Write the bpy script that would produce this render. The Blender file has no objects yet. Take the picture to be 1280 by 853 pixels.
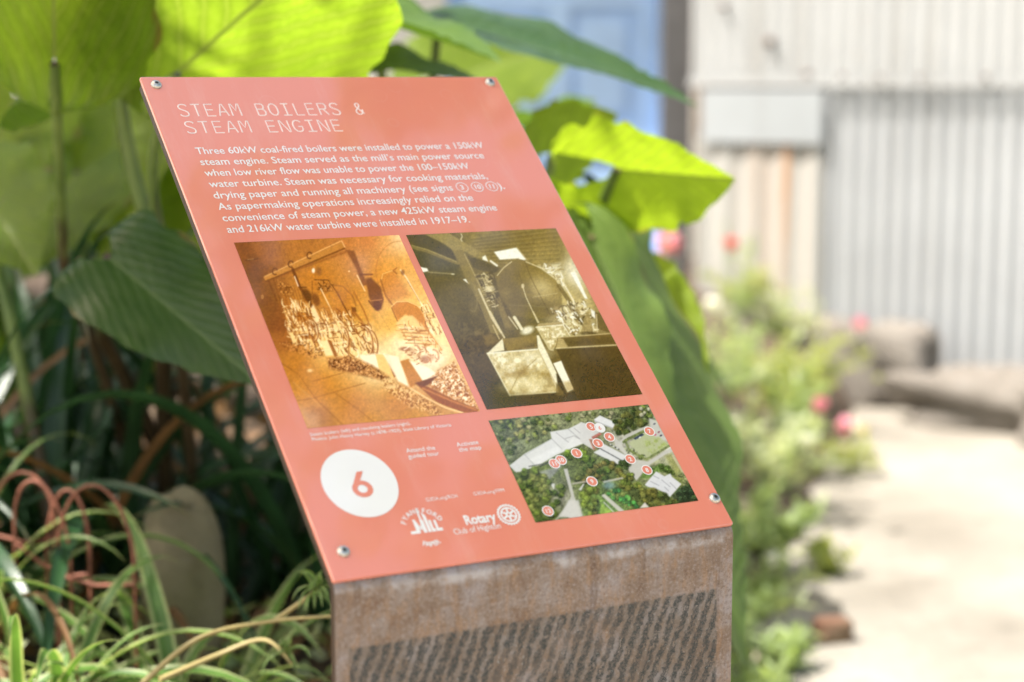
import bpy, bmesh, math, random
import numpy as np
from mathutils import Vector, Matrix, Quaternion

R = math.radians
S = bpy.context.scene
COL = S.collection

# ------------------------------------------------------------------ camera, sky, sun, exposure
CAM_H = 1.2
FPX = 2383.4                      # focal length in pixels of the 1280 px wide photograph
PITCH = math.atan((426.5 - 96.0) / FPX)
cam_data = bpy.data.cameras.new('camera')
cam = bpy.data.objects.new('camera', cam_data)
COL.objects.link(cam)
cam.location = (0, 0, CAM_H)
cam.rotation_euler = (R(90) - PITCH, 0, 0)
cam_data.sensor_width = 36.0
cam_data.lens = FPX / 1280.0 * 36.0
cam_data.clip_start = 0.05
cam_data.clip_end = 2000
cam_data.dof.use_dof = True
cam_data.dof.focus_distance = 1.80
cam_data.dof.aperture_fstop = 3.0
cam_data.dof.aperture_blades = 0
S.camera = cam

SUN_EL = R(62)
SUN_H = Vector((-0.95, -0.30)).normalized()          # horizontal direction towards the sun: high over the left side
SUN = Vector((SUN_H.x * math.cos(SUN_EL), SUN_H.y * math.cos(SUN_EL), math.sin(SUN_EL)))
world = bpy.data.worlds.new('World')
S.world = world
world.use_nodes = True
wn = world.node_tree.nodes
wl = world.node_tree.links
wn.clear()
sky = wn.new('ShaderNodeTexSky')
sky.sky_type = 'NISHITA'
sky.sun_disc = False
sky.sun_elevation = SUN_EL
sky.sun_rotation = math.atan2(SUN_H.x, SUN_H.y)
sky.air_density = 1.0
sky.dust_density = 3.0
sky.ozone_density = 0.6
bg = wn.new('ShaderNodeBackground')
bg.inputs['Strength'].default_value = 0.15
wo = wn.new('ShaderNodeOutputWorld')
tint = wn.new('ShaderNodeMix'); tint.data_type = 'RGBA'; tint.blend_type = 'MULTIPLY'   # hazy summer sky, less blue
tint.inputs[0].default_value = 1.0
tint.inputs[7].default_value = (1.0, 0.93, 0.76, 1)
wl.new(sky.outputs[0], tint.inputs[6])
wl.new(tint.outputs[2], bg.inputs['Color'])
wl.new(bg.outputs[0], wo.inputs['Surface'])
sd = bpy.data.lights.new('sun', 'SUN')
sd.energy = 4.4
sd.angle = R(0.55)
sd.color = (1.0, 0.96, 0.90)
so = bpy.data.objects.new('sun', sd)
COL.objects.link(so)
so.location = SUN * 20
so.rotation_euler = (-SUN).to_track_quat('-Z', 'Y').to_euler()

S.view_settings.view_transform = 'Standard'
S.view_settings.look = 'None'
S.view_settings.gamma = 1.0
S.view_settings.exposure = 1.6
S.cycles.use_denoising = True
S.cycles.max_bounces = 10
S.cycles.transmission_bounces = 8
S.cycles.sample_clamp_indirect = 6

# ------------------------------------------------------------------ helpers
CP, SP = math.cos(PITCH), math.sin(PITCH)

def at(px, py, Y):
    """The point of the place that stands Y metres ahead of the camera where the photograph shows pixel (px, py)."""
    cx = (px - 640) / FPX
    cy = (py - 426.5) / FPX
    d = Vector((cx, CP - cy * SP, -SP - cy * CP))
    d *= Y / d.y
    return Vector((d.x, d.y, d.z + CAM_H))

def s2l(c):
    return tuple(((v / 255 + 0.055) / 1.055) ** 2.4 if v / 255 > 0.04045 else v / 255 / 12.92 for v in c)

def link(name, mesh, mat=None, parent=None, smooth=True):
    o = bpy.data.objects.new(name, mesh)
    COL.objects.link(o)
    if mat is not None:
        if isinstance(mat, (list, tuple)):
            for m in mat:
                mesh.materials.append(m)
        else:
            mesh.materials.append(mat)
    if smooth and len(mesh.polygons):
        mesh.polygons.foreach_set('use_smooth', [True] * len(mesh.polygons))
    if parent is not None:
        o.parent = parent
    return o

def tag(o, label=None, cat=None, group=None, kind=None):
    if label: o['label'] = label
    if cat: o['category'] = cat
    if group: o['group'] = group
    if kind: o['kind'] = kind
    return o

def empty(name, loc, label, cat, group=None):
    o = bpy.data.objects.new(name, None)
    COL.objects.link(o)
    o.location = loc
    o.empty_display_size = 0.05
    return tag(o, label, cat, group)

def place(o, parent):
    """parent o (built in world coordinates) under an Empty that only has a location."""
    o.parent = parent
    o.matrix_parent_inverse = Matrix.Translation(-Vector(parent.location))
    return o

class MB:
    """collects verts / faces / uvs of one mesh"""
    def __init__(self):
        self.v, self.f, self.uv, self.mi = [], [], [], []
    def face(self, pts, uvs=None, mi=0):
        n = len(self.v)
        self.v += [tuple(p) for p in pts]
        self.f.append(tuple(range(n, n + len(pts))))
        self.uv.append(uvs or [(0, 0)] * len(pts))
        self.mi.append(mi)
    def grid(self, P, UV=None, closed=False, mi=0):
        """P: rows of points"""
        n = len(self.v)
        r, c = len(P), len(P[0])
        for row in P:
            self.v += [tuple(p) for p in row]
        for i in range(r - 1):
            for j in range(c if closed else c - 1):
                k = (j + 1) % c
                self.f.append((n + i * c + j, n + i * c + k, n + (i + 1) * c + k, n + (i + 1) * c + j))
                if UV:
                    self.uv.append([UV[i][j], UV[i][k], UV[i + 1][k], UV[i + 1][j]])
                else:
                    self.uv.append([(j / c, i / r)] * 4)
                self.mi.append(mi)
    def box(self, o, ax, ay, az, mi=0):
        o, ax, ay, az = Vector(o), Vector(ax), Vector(ay), Vector(az)
        p = [o, o + ax, o + ax + ay, o + ay, o + az, o + ax + az, o + ax + ay + az, o + ay + az]
        for q in ((0, 3, 2, 1), (4, 5, 6, 7), (0, 1, 5, 4), (1, 2, 6, 5), (2, 3, 7, 6), (3, 0, 4, 7)):
            self.face([p[i] for i in q], [(0, 0), (1, 0), (1, 1), (0, 1)], mi)
    def tube(self, pts, rad, n=8, cap=True, mi=0):
        pts = [Vector(p) for p in pts]
        rad = rad if isinstance(rad, (list, tuple)) else [rad] * len(pts)
        rows, uvr = [], []
        prev = None
        for i, p in enumerate(pts):
            t = (pts[min(i + 1, len(pts) - 1)] - pts[max(i - 1, 0)]).normalized()
            if prev is None:
                a = t.cross(Vector((0, 0, 1)))
                if a.length < 1e-3: a = t.cross(Vector((1, 0, 0)))
                a.normalize()
            else:
                a = (prev - t * prev.dot(t)).normalized()
            prev = a
            b = t.cross(a)
            rows.append([p + (a * math.cos(2 * math.pi * k / n) + b * math.sin(2 * math.pi * k / n)) * rad[i] for k in range(n)])
            uvr.append([(k / n, i / max(1, len(pts) - 1)) for k in range(n)])
        self.grid(rows, uvr, closed=True, mi=mi)
        if cap:
            for row in (rows[0][::-1], rows[-1]):
                self.face(row, None, mi)
    def mesh(self, name):
        m = bpy.data.meshes.new(name)
        m.from_pydata(self.v, [], self.f)
        uv = m.uv_layers.new(name='UVMap')
        flat = [c for f in self.uv for p in f for c in p]
        uv.data.foreach_set('uv', flat)
        if any(self.mi):
            m.polygons.foreach_set('material_index', self.mi)
        m.update()
        return m
    def build(self, name, mat, parent=None, smooth=True):
        o = link(name, self.mesh(name), mat, None, smooth)
        if parent is not None:
            place(o, parent)
        return o

# ------------------------------------------------------------------ materials
def new_mat(name):
    m = bpy.data.materials.new(name)
    m.use_nodes = True
    nt = m.node_tree
    b = nt.nodes['Principled BSDF']
    return m, nt, b

def nd(nt, typ, **kw):
    n = nt.nodes.new(typ)
    for k, v in kw.items():
        if k.startswith('i_'):
            n.inputs[k[2:].replace('_', ' ')].default_value = v
        else:
            setattr(n, k, v)
    return n

def ramp(nt, fac, stops):
    r = nt.nodes.new('ShaderNodeValToRGB')
    el = r.color_ramp.elements
    while len(el) > 1: el.remove(el[-1])
    el[0].position, el[0].color = stops[0][0], (*stops[0][1], 1)
    for p, c in stops[1:]:
        e = el.new(p); e.color = (*c, 1)
    nt.links.new(fac, r.inputs['Fac'])
    return r.outputs['Color']

def noise(nt, vec, scale, detail=4, rough=0.55, dist=0.0):
    n = nd(nt, 'ShaderNodeTexNoise')
    n.inputs['Scale'].default_value = scale
    n.inputs['Detail'].default_value = detail
    n.inputs['Roughness'].default_value = rough
    n.inputs['Distortion'].default_value = dist
    if vec is not None: nt.links.new(vec, n.inputs['Vector'])
    return n.outputs['Fac']

def coord(nt, which='Object', scale=None, rot=None):
    t = nd(nt, 'ShaderNodeTexCoord')
    o = t.outputs[which]
    if scale is not None or rot is not None:
        mp = nd(nt, 'ShaderNodeMapping')
        if scale is not None: mp.inputs['Scale'].default_value = scale
        if rot is not None: mp.inputs['Rotation'].default_value = rot
        nt.links.new(o, mp.inputs['Vector'])
        o = mp.outputs['Vector']
    return o

def mixc(nt, fac, a, b, mode='MIX'):
    m = nd(nt, 'ShaderNodeMix', data_type='RGBA', blend_type=mode)
    for sock, val in ((m.inputs[0], fac), (m.inputs[6], a), (m.inputs[7], b)):
        if isinstance(val, (int, float)): sock.default_value = val
        elif isinstance(val, tuple): sock.default_value = (*val, 1) if len(val) == 3 else val
        else: nt.links.new(val, sock)
    return m.outputs[2]

def math_(nt, op, a, b=0.0, c=None, clamp=False):
    m = nd(nt, 'ShaderNodeMath', operation=op, use_clamp=clamp)
    for i, val in enumerate((a, b, c)):
        if val is None: continue
        if isinstance(val, (int, float)): m.inputs[i].default_value = val
        else: nt.links.new(val, m.inputs[i])
    return m.outputs[0]

def sstep(nt, v, lo, hi):
    m = nd(nt, 'ShaderNodeMapRange', interpolation_type='SMOOTHSTEP')
    m.inputs['From Min'].default_value = lo
    m.inputs['From Max'].default_value = hi
    nt.links.new(v, m.inputs['Value'])
    return m.outputs['Result']

def bump(nt, b, h, strength=0.3, dist=0.01):
    n = nd(nt, 'ShaderNodeBump')
    n.inputs['Strength'].default_value = strength
    n.inputs['Distance'].default_value = dist
    nt.links.new(h, n.inputs['Height'])
    nt.links.new(n.outputs['Normal'], b.inputs['Normal'])
    return n.outputs['Normal']

def plain(name, col, rough=0.5, metal=0.0, vary=0.15, scale=30, spec=0.5):
    m, nt, b = new_mat(name)
    n = noise(nt, coord(nt), scale)
    c = ramp(nt, n, [(0.3, tuple(v * (1 - vary) for v in col)), (0.7, tuple(min(1, v * (1 + vary)) for v in col))])
    nt.links.new(c, b.inputs['Base Color'])
    b.inputs['Roughness'].default_value = rough
    b.inputs['Metallic'].default_value = metal
    b.inputs['Specular IOR Level'].default_value = spec
    return m

def translucent_out(nt, b, col_sock, amount, tint=(1.0, 1.0, 0.45), gain=1.6):
    """leaf: part of the light passes through the blade"""
    t = nd(nt, 'ShaderNodeBsdfTranslucent')
    c = mixc(nt, 1.0, col_sock, (tint[0] * gain, tint[1] * gain, tint[2] * gain), 'MULTIPLY')
    nt.links.new(c, t.inputs['Color'])
    mx = nd(nt, 'ShaderNodeMixShader')
    mx.inputs['Fac'].default_value = amount
    nt.links.new(b.outputs[0], mx.inputs[1])
    nt.links.new(t.outputs[0], mx.inputs[2])
    out = [n for n in nt.nodes if n.type == 'OUTPUT_MATERIAL'][0]
    nt.links.new(mx.outputs[0], out.inputs['Surface'])

def big_leaf_mat(name, c1, c2, vein, trans=0.45, gain=1.7, rough=0.36):
    """blade with a pale midrib and side veins: UV x runs across (-1..1), y along the midrib"""
    m, nt, b = new_mat(name)
    uv = coord(nt, 'UV')
    sp = nd(nt, 'ShaderNodeSeparateXYZ'); nt.links.new(uv, sp.inputs[0])
    ax = math_(nt, 'ABSOLUTE', sp.outputs[0])
    wob = noise(nt, uv, 3.0, 2)
    ph = math_(nt, 'MULTIPLY', math_(nt, 'SUBTRACT', math_(nt, 'ADD', sp.outputs[1], math_(nt, 'MULTIPLY', wob, 0.12)), math_(nt, 'MULTIPLY', ax, 0.75)), 8.0)
    fr = math_(nt, 'ABSOLUTE', math_(nt, 'SUBTRACT', math_(nt, 'FRACT', ph), 0.5))      # 0 on a vein
    side = sstep(nt, fr, 0.085, 0.02)
    side_soft = sstep(nt, fr, 0.45, 0.0)
    mid = sstep(nt, ax, 0.028, 0.014)
    v = math_(nt, 'MAXIMUM', math_(nt, 'MULTIPLY', side, 0.45), mid)
    n1 = noise(nt, uv, 4.0, 5)
    n2 = noise(nt, uv, 40.0, 3)
    base = ramp(nt, n1, [(0.3, c1), (0.72, c2)])
    base = mixc(nt, math_(nt, 'MULTIPLY', n2, 0.18), base, tuple(x * 0.5 for x in c1))
    spots = sstep(nt, noise(nt, uv, 9.0, 6, 0.7), 0.70, 0.76)
    base = mixc(nt, math_(nt, 'MULTIPLY', spots, 0.55), base, (0.16, 0.12, 0.03))
    vo = nd(nt, 'ShaderNodeTexVoronoi', feature='DISTANCE_TO_EDGE'); vo.inputs['Scale'].default_value = 26.0
    nt.links.new(uv, vo.inputs['Vector'])
    net = sstep(nt, vo.outputs['Distance'], 0.06, 0.0)
    base = mixc(nt, math_(nt, 'MULTIPLY', net, 0.22), base, vein)
    edge = sstep(nt, math_(nt, 'ADD', ax, math_(nt, 'MULTIPLY', math_(nt, 'SUBTRACT', noise(nt, uv, 7.0, 5, .7), 0.5), 0.30)), 0.97, 1.06)
    base = mixc(nt, math_(nt, 'MULTIPLY', edge, 0.85), base, (0.19, 0.13, 0.045))
    base = mixc(nt, math_(nt, 'MULTIPLY', sstep(nt, noise(nt, uv, 1.7, 3), 0.46, 0.66), 0.30), base, tuple(x * 0.55 for x in c1))
    colr = mixc(nt, v, base, vein)
    nt.links.new(colr, b.inputs['Base Color'])
    b.inputs['Roughness'].default_value = rough
    rv = math_(nt, 'ADD', math_(nt, 'MULTIPLY', n1, 0.25), rough - 0.02)
    nt.links.new(rv, b.inputs['Roughness'])
    b.inputs['Specular IOR Level'].default_value = 0.38
    h = math_(nt, 'ADD', math_(nt, 'MULTIPLY', side_soft, -0.2), math_(nt, 'MULTIPLY', n2, 0.12))
    bump(nt, b, h, 0.28, 0.006)
    thick = mixc(nt, math_(nt, 'MAXIMUM', math_(nt, 'MULTIPLY', side_soft, 0.42), mid), colr, tuple(x * 0.45 for x in c1))   # the ribs let less light through
    translucent_out(nt, b, thick, trans, gain=gain)
    return m

def strap_mat(name, centre, edge, trans=0.35, edge_w=0.0, rough=0.35, gain=1.5):
    """long leaf: UV x across 0..1; a pale margin of width edge_w on both sides"""
    m, nt, b = new_mat(name)
    uv = coord(nt, 'UV')
    sp = nd(nt, 'ShaderNodeSeparateXYZ'); nt.links.new(uv, sp.inputs[0])
    d = math_(nt, 'ABSOLUTE', math_(nt, 'SUBTRACT', sp.outputs[0], 0.5))
    obn = noise(nt, coord(nt), 14, 4)
    c0 = ramp(nt, obn, [(0.3, tuple(x * 0.7 for x in centre)), (0.7, tuple(x * 1.25 for x in centre))])
    tip = sstep(nt, sp.outputs[1], 0.9, 1.0)
    c0 = mixc(nt, math_(nt, 'MULTIPLY', tip, 0.6), c0, (0.22, 0.15, 0.06))
    if edge_w > 0:
        e = sstep(nt, d, 0.5 - edge_w - 0.05, 0.5 - edge_w + 0.03)
        c0 = mixc(nt, e, c0, edge)
    nt.links.new(c0, b.inputs['Base Color'])
    b.inputs['Roughness'].default_value = rough
    lines = math_(nt, 'SINE', math_(nt, 'MULTIPLY', sp.outputs[0], 60))
    bump(nt, b, lines, 0.12, 0.004)
    translucent_out(nt, b, c0, trans, tint=(1, 1, 0.6), gain=gain)
    return m

def small_leaf_mat(name, c1, c2, trans=0.4, gain=1.5, rough=0.45):
    m, nt, b = new_mat(name)
    c = ramp(nt, noise(nt, coord(nt), 9, 3), [(0.3, c1), (0.7, c2)])
    nt.links.new(c, b.inputs['Base Color'])
    b.inputs['Roughness'].default_value = rough
    translucent_out(nt, b, c, trans, gain=gain)
    return m

# ------------------------------------------------------------------ the sign: geometry of the sloping panel
PW, PH = 0.400, 0.5956
QUAD = [(174.5, 96), (620.5, 96), (917.5, 655), (417, 727)]
def _hom():
    A, bb = [], []
    for (x, y), (X, Y) in zip([(0, 0), (PW, 0), (PW, PH), (0, PH)], QUAD):
        A += [[x, y, 1, 0, 0, 0, -X * x, -X * y], [0, 0, 0, x, y, 1, -Y * x, -Y * y]]
        bb += [X, Y]
    return np.append(np.linalg.solve(np.array(A, float), np.array(bb, float)), 1).reshape(3, 3)
HM = _hom(); HI = np.linalg.inv(HM)
def uv(px, py):
    """photograph pixel -> metres on the panel (u right, v down)"""
    p = HI @ np.array([px, py, 1.0])
    return p[0] / p[2], p[1] / p[2]

D1 = Vector((0.8658, 0.5004, 0.0)).normalized()
D2 = Vector((0.3679, -0.6366, -0.6777)).normalized()
DN = (-(D1.cross(D2))).normalized()
TL = Vector((-0.36316, 1.87717, CAM_H))
sign = empty('information_sign', (0, 0, 0), 'coral heritage information sign numbered 6 on a folded rusty steel post', 'sign')
BLc = TL + D2 * PH
sign.location = (BLc.x + D1.x * 0.2, BLc.y + D1.y * 0.2, 0.0)
PM = Matrix(((D1.x, -D2.x, DN.x, TL.x), (D1.y, -D2.y, DN.y, TL.y), (D1.z, -D2.z, DN.z, TL.z), (0, 0, 0, 1)))   # local x right, y up the slope, z out of the face
def on_panel(o, parent=None):
    o.matrix_world = PM
    p = parent or sign
    o.parent = p
    o.matrix_parent_inverse = Matrix.Translation(-Vector(sign.location)) if p is sign else PM.inverted()
    return o

# materials of the face: reverse printed gloss acrylic, all inks share the gloss
def ink(name, col, rough=0.07):
    m, nt, b = new_mat(name)
    n = noise(nt, coord(nt), 22, 3)
    c = ramp(nt, n, [(0.3, tuple(x * 0.985 for x in col)), (0.7, col)])
    sp = sstep(nt, noise(nt, coord(nt), 420, 2), 0.735, 0.76)       # grit and dust specks
    c = mixc(nt, math_(nt, 'MULTIPLY', sp, 0.35), c, (0.30, 0.16, 0.12))
    wm = nd(nt, 'ShaderNodeTexVoronoi', feature='F1'); wm.inputs['Scale'].default_value = 26; nt.links.new(coord(nt), wm.inputs['Vector'])
    rim = math_(nt, 'MULTIPLY', sstep(nt, wm.outputs['Distance'], 0.20, 0.235), sstep(nt, wm.outputs['Distance'], 0.27, 0.24))
    rim = math_(nt, 'MULTIPLY', rim, sstep(nt, noise(nt, coord(nt), 11, 3), 0.52, 0.62))
    dust = math_(nt, 'MULTIPLY', sstep(nt, noise(nt, coord(nt, 'Object', (30, 6, 6)), 1.0, 5, .7), 0.50, 0.78), 0.10)
    c = mixc(nt, math_(nt, 'ADD', math_(nt, 'MULTIPLY', rim, 0.035), dust), c, (0.72, 0.62, 0.56))
    nt.links.new(c, b.inputs['Base Color'])
    r = math_(nt, 'ADD', math_(nt, 'MULTIPLY', noise(nt, coord(nt), 9, 4), 0.08), rough - 0.04)
    nt.links.new(r, b.inputs['Roughness'])
    b.inputs['Specular IOR Level'].default_value = 0.5
    b.inputs['Coat Weight'].default_value = 1.0
    b.inputs['Coat Roughness'].default_value = 0.04
    bump(nt, b, noise(nt, coord(nt), 14, 2), 0.06, 0.004)
    return m
CORAL = (0.665, 0.215, 0.148)
M_coral = ink('coral_acrylic', CORAL)
M_white = ink('white_ink', (0.74, 0.725, 0.705))
M_pale = ink('pale_title_ink', (0.78, 0.60, 0.54))

def print_mat(name):
    m, nt, b = new_mat(name)
    a = nd(nt, 'ShaderNodeVertexColor', layer_name='ink')
    nt.links.new(a.outputs['Color'], b.inputs['Base Color'])
    b.inputs['Roughness'].default_value = 0.1
    b.inputs['Coat Weight'].default_value = 1.0
    b.inputs['Coat Roughness'].default_value = 0.04
    bump(nt, b, noise(nt, coord(nt), 14, 2), 0.06, 0.004)
    return m
M_print = print_mat('printed_picture')

# the panel slab with softened rim
def slab(w, h, t, r, ch):
    bm = bmesh.new()
    def ring(ins, z):
        vs = []
        rr = max(r - ins, 0.0005)
        for cx, cy, a0 in ((w - r, -r, 90), (r, -r, 180 - 0), (r, -h + r, 180), (w - r, -h + r, 270)):
            pass
        for cx, cy, a0 in ((w - r, -r, 0), (r, -r, 90), (r, -h + r, 180), (w - r, -h + r, 270)):
            for k in range(5):
                a = R(a0 + 90 * k / 4)
                vs.append(bm.verts.new((cx + rr * math.cos(a), cy + rr * math.sin(a), z)))
        return vs
    rings = [ring(0.0, -t), ring(0, -ch), ring(ch * 0.35, -ch * 0.35), ring(ch, 0)]
    for a, b_ in zip(rings, rings[1:]):
        n = len(a)
        for k in range(n):
            bm.faces.new((a[k], a[(k + 1) % n], b_[(k + 1) % n], b_[k]))
    bm.faces.new(rings[-1])
    bm.faces.new(rings[0][::-1])
    me = bpy.data.meshes.new('sign_panel')
    bm.to_mesh(me); bm.free()
    return me
panel = on_panel(link('sign_panel', slab(PW, PH, 0.0032, 0.0022, 0.0009), M_coral, smooth=False))

# ------------------------------------------------------------------ lettering
def text_mesh(body, size=1.0, offset=0.0, res=3, align='LEFT'):
    c = bpy.data.curves.new('lettering', 'FONT')
    c.body = body
    c.size = size
    c.offset = offset
    c.resolution_u = res
    c.align_x = align
    o = bpy.data.objects.new('lettering_tmp', c)
    COL.objects.link(o)
    dg = bpy.context.evaluated_depsgraph_get()
    dg.update()
    me = bpy.data.meshes.new_from_object(o.evaluated_get(dg))
    bpy.data.objects.remove(o)
    bpy.data.curves.remove(c)
    return me

class Ink:
    """gathers flat lettering and marks of the panel into one mesh"""
    def __init__(self): self.v, self.f, self.mi, self.cur = [], [], [], 0
    def add(self, me, fn):
        n = len(self.v)
        self.v += [fn(v.co.x, v.co.y) for v in me.vertices]
        self.f += [tuple(n + i for i in p.vertices) for p in me.polygons]
        bpy.data.meshes.remove(me)
    def use(self, k):
        self.mi += [self.cur] * (len(self.f) - len(self.mi)); self.cur = k
    def poly(self, pts, z):
        n = len(self.v)
        self.v += [(x, y, z) for x, y in pts]
        self.f.append(tuple(range(n, n + len(pts))))
    def strip(self, outer, inner, z):
        n = len(self.v); k = len(outer)
        self.v += [(x, y, z) for x, y in outer] + [(x, y, z) for x, y in inner]
        for i in range(k):
            j = (i + 1) % k
            self.f.append((n + i, n + j, n + k + j, n + k + i))
    def build(self, name, mat, parent=None):
        me = bpy.data.meshes.new(name)
        me.from_pydata(self.v, [], self.f)
        if isinstance(mat, (list, tuple)):
            self.mi += [self.cur] * (len(self.f) - len(self.mi))
            me.polygons.foreach_set('material_index', self.mi)
        me.update()
        # face outwards
        flip = [p.index for p in me.polygons if p.normal.z < 0]
        if flip:
            bm = bmesh.new(); bm.from_mesh(me); bm.faces.ensure_lookup_table()
            for i in flip: bm.faces[i].normal_flip()
            bm.to_mesh(me); bm.free()
        return on_panel(link(name, me, mat, smooth=False), parent)

Z1 = 0.00025
def line_of_text(inkobj, body, left, right, xh, offset=0.0, z=Z1, res=3, fix_u=None):
    """left, right: pixel of the baseline's two ends in the photograph; xh: cap height in metres"""
    u0, v0 = uv(*left); u1, v1 = uv(*right)
    if fix_u is not None: u0 = fix_u
    me = text_mesh(body, 1.0, offset, res)
    xs = [v.co.x for v in me.vertices]
    x0, x1 = min(xs), max(xs)
    sx = (u1 - u0) / (x1 - x0)
    sy = xh / 0.73
    inkobj.add(me, lambda x, y: (u0 + (x - x0) * sx, -(v0 + (v1 - v0) * (x - x0) / (x1 - x0)) + y * sy, z))

body = Ink()
lines = [
    ('Three 60kW coal-fired boilers were installed to power a 150kW', (246.3, 193.6), (606, 186.8)),
    ('steam engine. Steam served as the mill\u2019s main power source', (251, 206.6), (606.5, 199.6)),
    ('when low river flow was unable to power the 100\u2013150kW', (256.7, 220.6), (588.5, 213.4)),
    ('water turbine. Steam was necessary for cooking materials,', (262, 234.5), (611, 225.5)),
    ('drying paper and running all machinery (see signs', (268.5, 247.7), (567.5, 239.6)),
    ('As papermaking operations increasingly relied on the', (273.6, 263), (593, 252.5)),
    ('convenience of steam power, a new 425kW steam engine', (279.6, 277.3), (622.5, 264.5)),
    ('and 216kW water turbine were installed in 1917\u201319.', (285.6, 291.7), (588, 278.6)),
]
vs = [uv(*l[1])[1] for l in lines]
slope = np.polyfit(range(8), vs, 1)
for i, (t, l, r_) in enumerate(lines):
    v = slope[0] * i + slope[1]
    u1, _ = uv(*r_)
    me = text_mesh(t, 1.0, 0.006)
    xs = [q.co.x for q in me.vertices]
    x0, x1 = min(xs), max(xs)
    sx = (u1 - 0.0272) / (x1 - x0)
    body.add(me, lambda x, y: (0.0272 + (x - x0) * sx, -v + y * 0.0128, Z1))
def circle_pts(cu, cv, r, n=28, ru=None):
    return [(cu + (ru or r) * math.cos(2 * math.pi * k / n), -cv + r * math.sin(2 * math.pi * k / n)) for k in range(n)]
v5 = slope[0] * 4 + slope[1] - 0.0040
for px, num in ((577.8, '3'), (597, '10'), (615.5, '11')):
    cu, _ = uv(px, 235)
    body.strip(circle_pts(cu, v5, 0.0068), circle_pts(cu, v5, 0.0060), Z1)
    me = text_mesh(num, 1.0, 0.02, 2, 'CENTER')
    body.add(me, lambda x, y: (cu + x * 0.0085, -v5 - 0.0029 + y * 0.0085, Z1))
u9, _ = uv(624.5, 237)
body.add(text_mesh(').', 1.0, 0.012), lambda x, y: (u9 + x * 0.0135, -(slope[0] * 4 + slope[1]) + y * 0.0128, Z1))
body.build('body_lettering', M_white)

# title: single-line monospaced capitals
GL = {
    'S': [[(.93, .86), (.82, .97), (.62, 1), (.38, 1), (.18, .95), (.08, .80), (.14, .65), (.35, .56), (.65, .46), (.86, .36), (.93, .20), (.84, .06), (.64, 0), (.36, 0), (.16, .04), (.05, .16)]],
    'T': [[(.04, 1), (.96, 1)], [(.5, 1), (.5, 0)]],
    'E': [[(.92, 1), (.10, 1), (.10, 0), (.95, 0)], [(.10, .52), (.82, .52)]],
    'A': [[(.02, 0), (.42, 1), (.58, 1), (.98, 0)], [(.16, .34), (.84, .34)]],
    'M': [[(.03, 0), (.03, 1), (.20, 1), (.5, .42), (.80, 1), (.97, 1), (.97, 0)]],
    'B': [[(.08, 0), (.08, 1), (.62, 1), (.80, .96), (.88, .80), (.82, .61), (.62, .54), (.08, .54)], [(.62, .54), (.84, .48), (.94, .28), (.85, .07), (.64, 0), (.08, 0)]],
    'O': [[(.5, 1), (.72, .96), (.92, .76), (.95, .5), (.92, .24), (.72, .04), (.5, 0), (.28, .04), (.08, .24), (.05, .5), (.08, .76), (.28, .96), (.5, 1)]],
    'I': [[(.10, 1), (.90, 1)], [(.5, 1), (.5, 0)], [(.06, 0), (.94, 0)]],
    'L': [[(.16, 1), (.16, 0), (.96, 0)]],
    'R': [[(.08, 0), (.08, 1), (.64, 1), (.84, .95), (.93, .76), (.84, .56), (.64, .50), (.08, .50)], [(.52, .50), (.96, 0)]],
    'N': [[(.06, 0), (.06, 1), (.18, 1), (.82, 0), (.94, 0), (.94, 1)]],
    'G': [[(.92, .84), (.76, .97), (.5, 1), (.26, .95), (.08, .74), (.05, .5), (.09, .24), (.28, .04), (.52, 0), (.78, .04), (.94, .20), (.94, .46), (.55, .46)]],
    '&': [[(.98, .06), (.30, .66), (.24, .80), (.32, .95), (.50, 1), (.66, .94), (.72, .80), (.62, .66), (.30, .48), (.12, .34), (.10, .16), (.24, .03), (.48, 0), (.70, .06), (.86, .24), (.90, .42)]],
}
def strokes_mesh(polys, r):
    c = bpy.data.curves.new('strokes', 'CURVE')
    c.dimensions = '3D'
    c.bevel_depth = r
    c.bevel_resolution = 1
    c.use_fill_caps = True
    for p in polys:
        s = c.splines.new('POLY')
        s.points.add(len(p) - 1)
        for q, (x, y) in zip(s.points, p): q.co = (x, y, 0, 1)
    o = bpy.data.objects.new('strokes_tmp', c)
    COL.objects.link(o)
    dg = bpy.context.evaluated_depsgraph_get(); dg.update()
    me = bpy.data.meshes.new_from_object(o.evaluated_get(dg))
    bpy.data.objects.remove(o); bpy.data.curves.remove(c)
    return me
polys = []
for txt, left, right, top in (('STEAM BOILERS &', (226.2, 145.6), (457, 143), (223.2, 131.0)), ('STEAM ENGINE', (236.0, 166.8), (429.5, 164.8), (230.8, 152.6))):
    u0, v0 = uv(*left); u1, v1 = uv(*right); _, vt = uv(*top)
    n = len(txt)
    u0 = 0.0262
    adv = (u1 - u0) / (n - 0.28)
    cw = adv * 0.74
    hgt = v0 - vt
    for i, ch in enumerate(txt):
        if ch == ' ': continue
        w_, off = (cw, 0) if ch != '&' else (cw * 0.92, 0)
        for st in GL[ch]:
            polys.append([(u0 + i * adv + x * w_, -v0 + y * hgt) for x, y in st])
me = strokes_mesh(polys, 0.00082)
for v in me.vertices: v.co.z = v.co.z * 0.22 + 0.0001
on_panel(link('title_lettering', me, M_pale, smooth=False))

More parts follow.
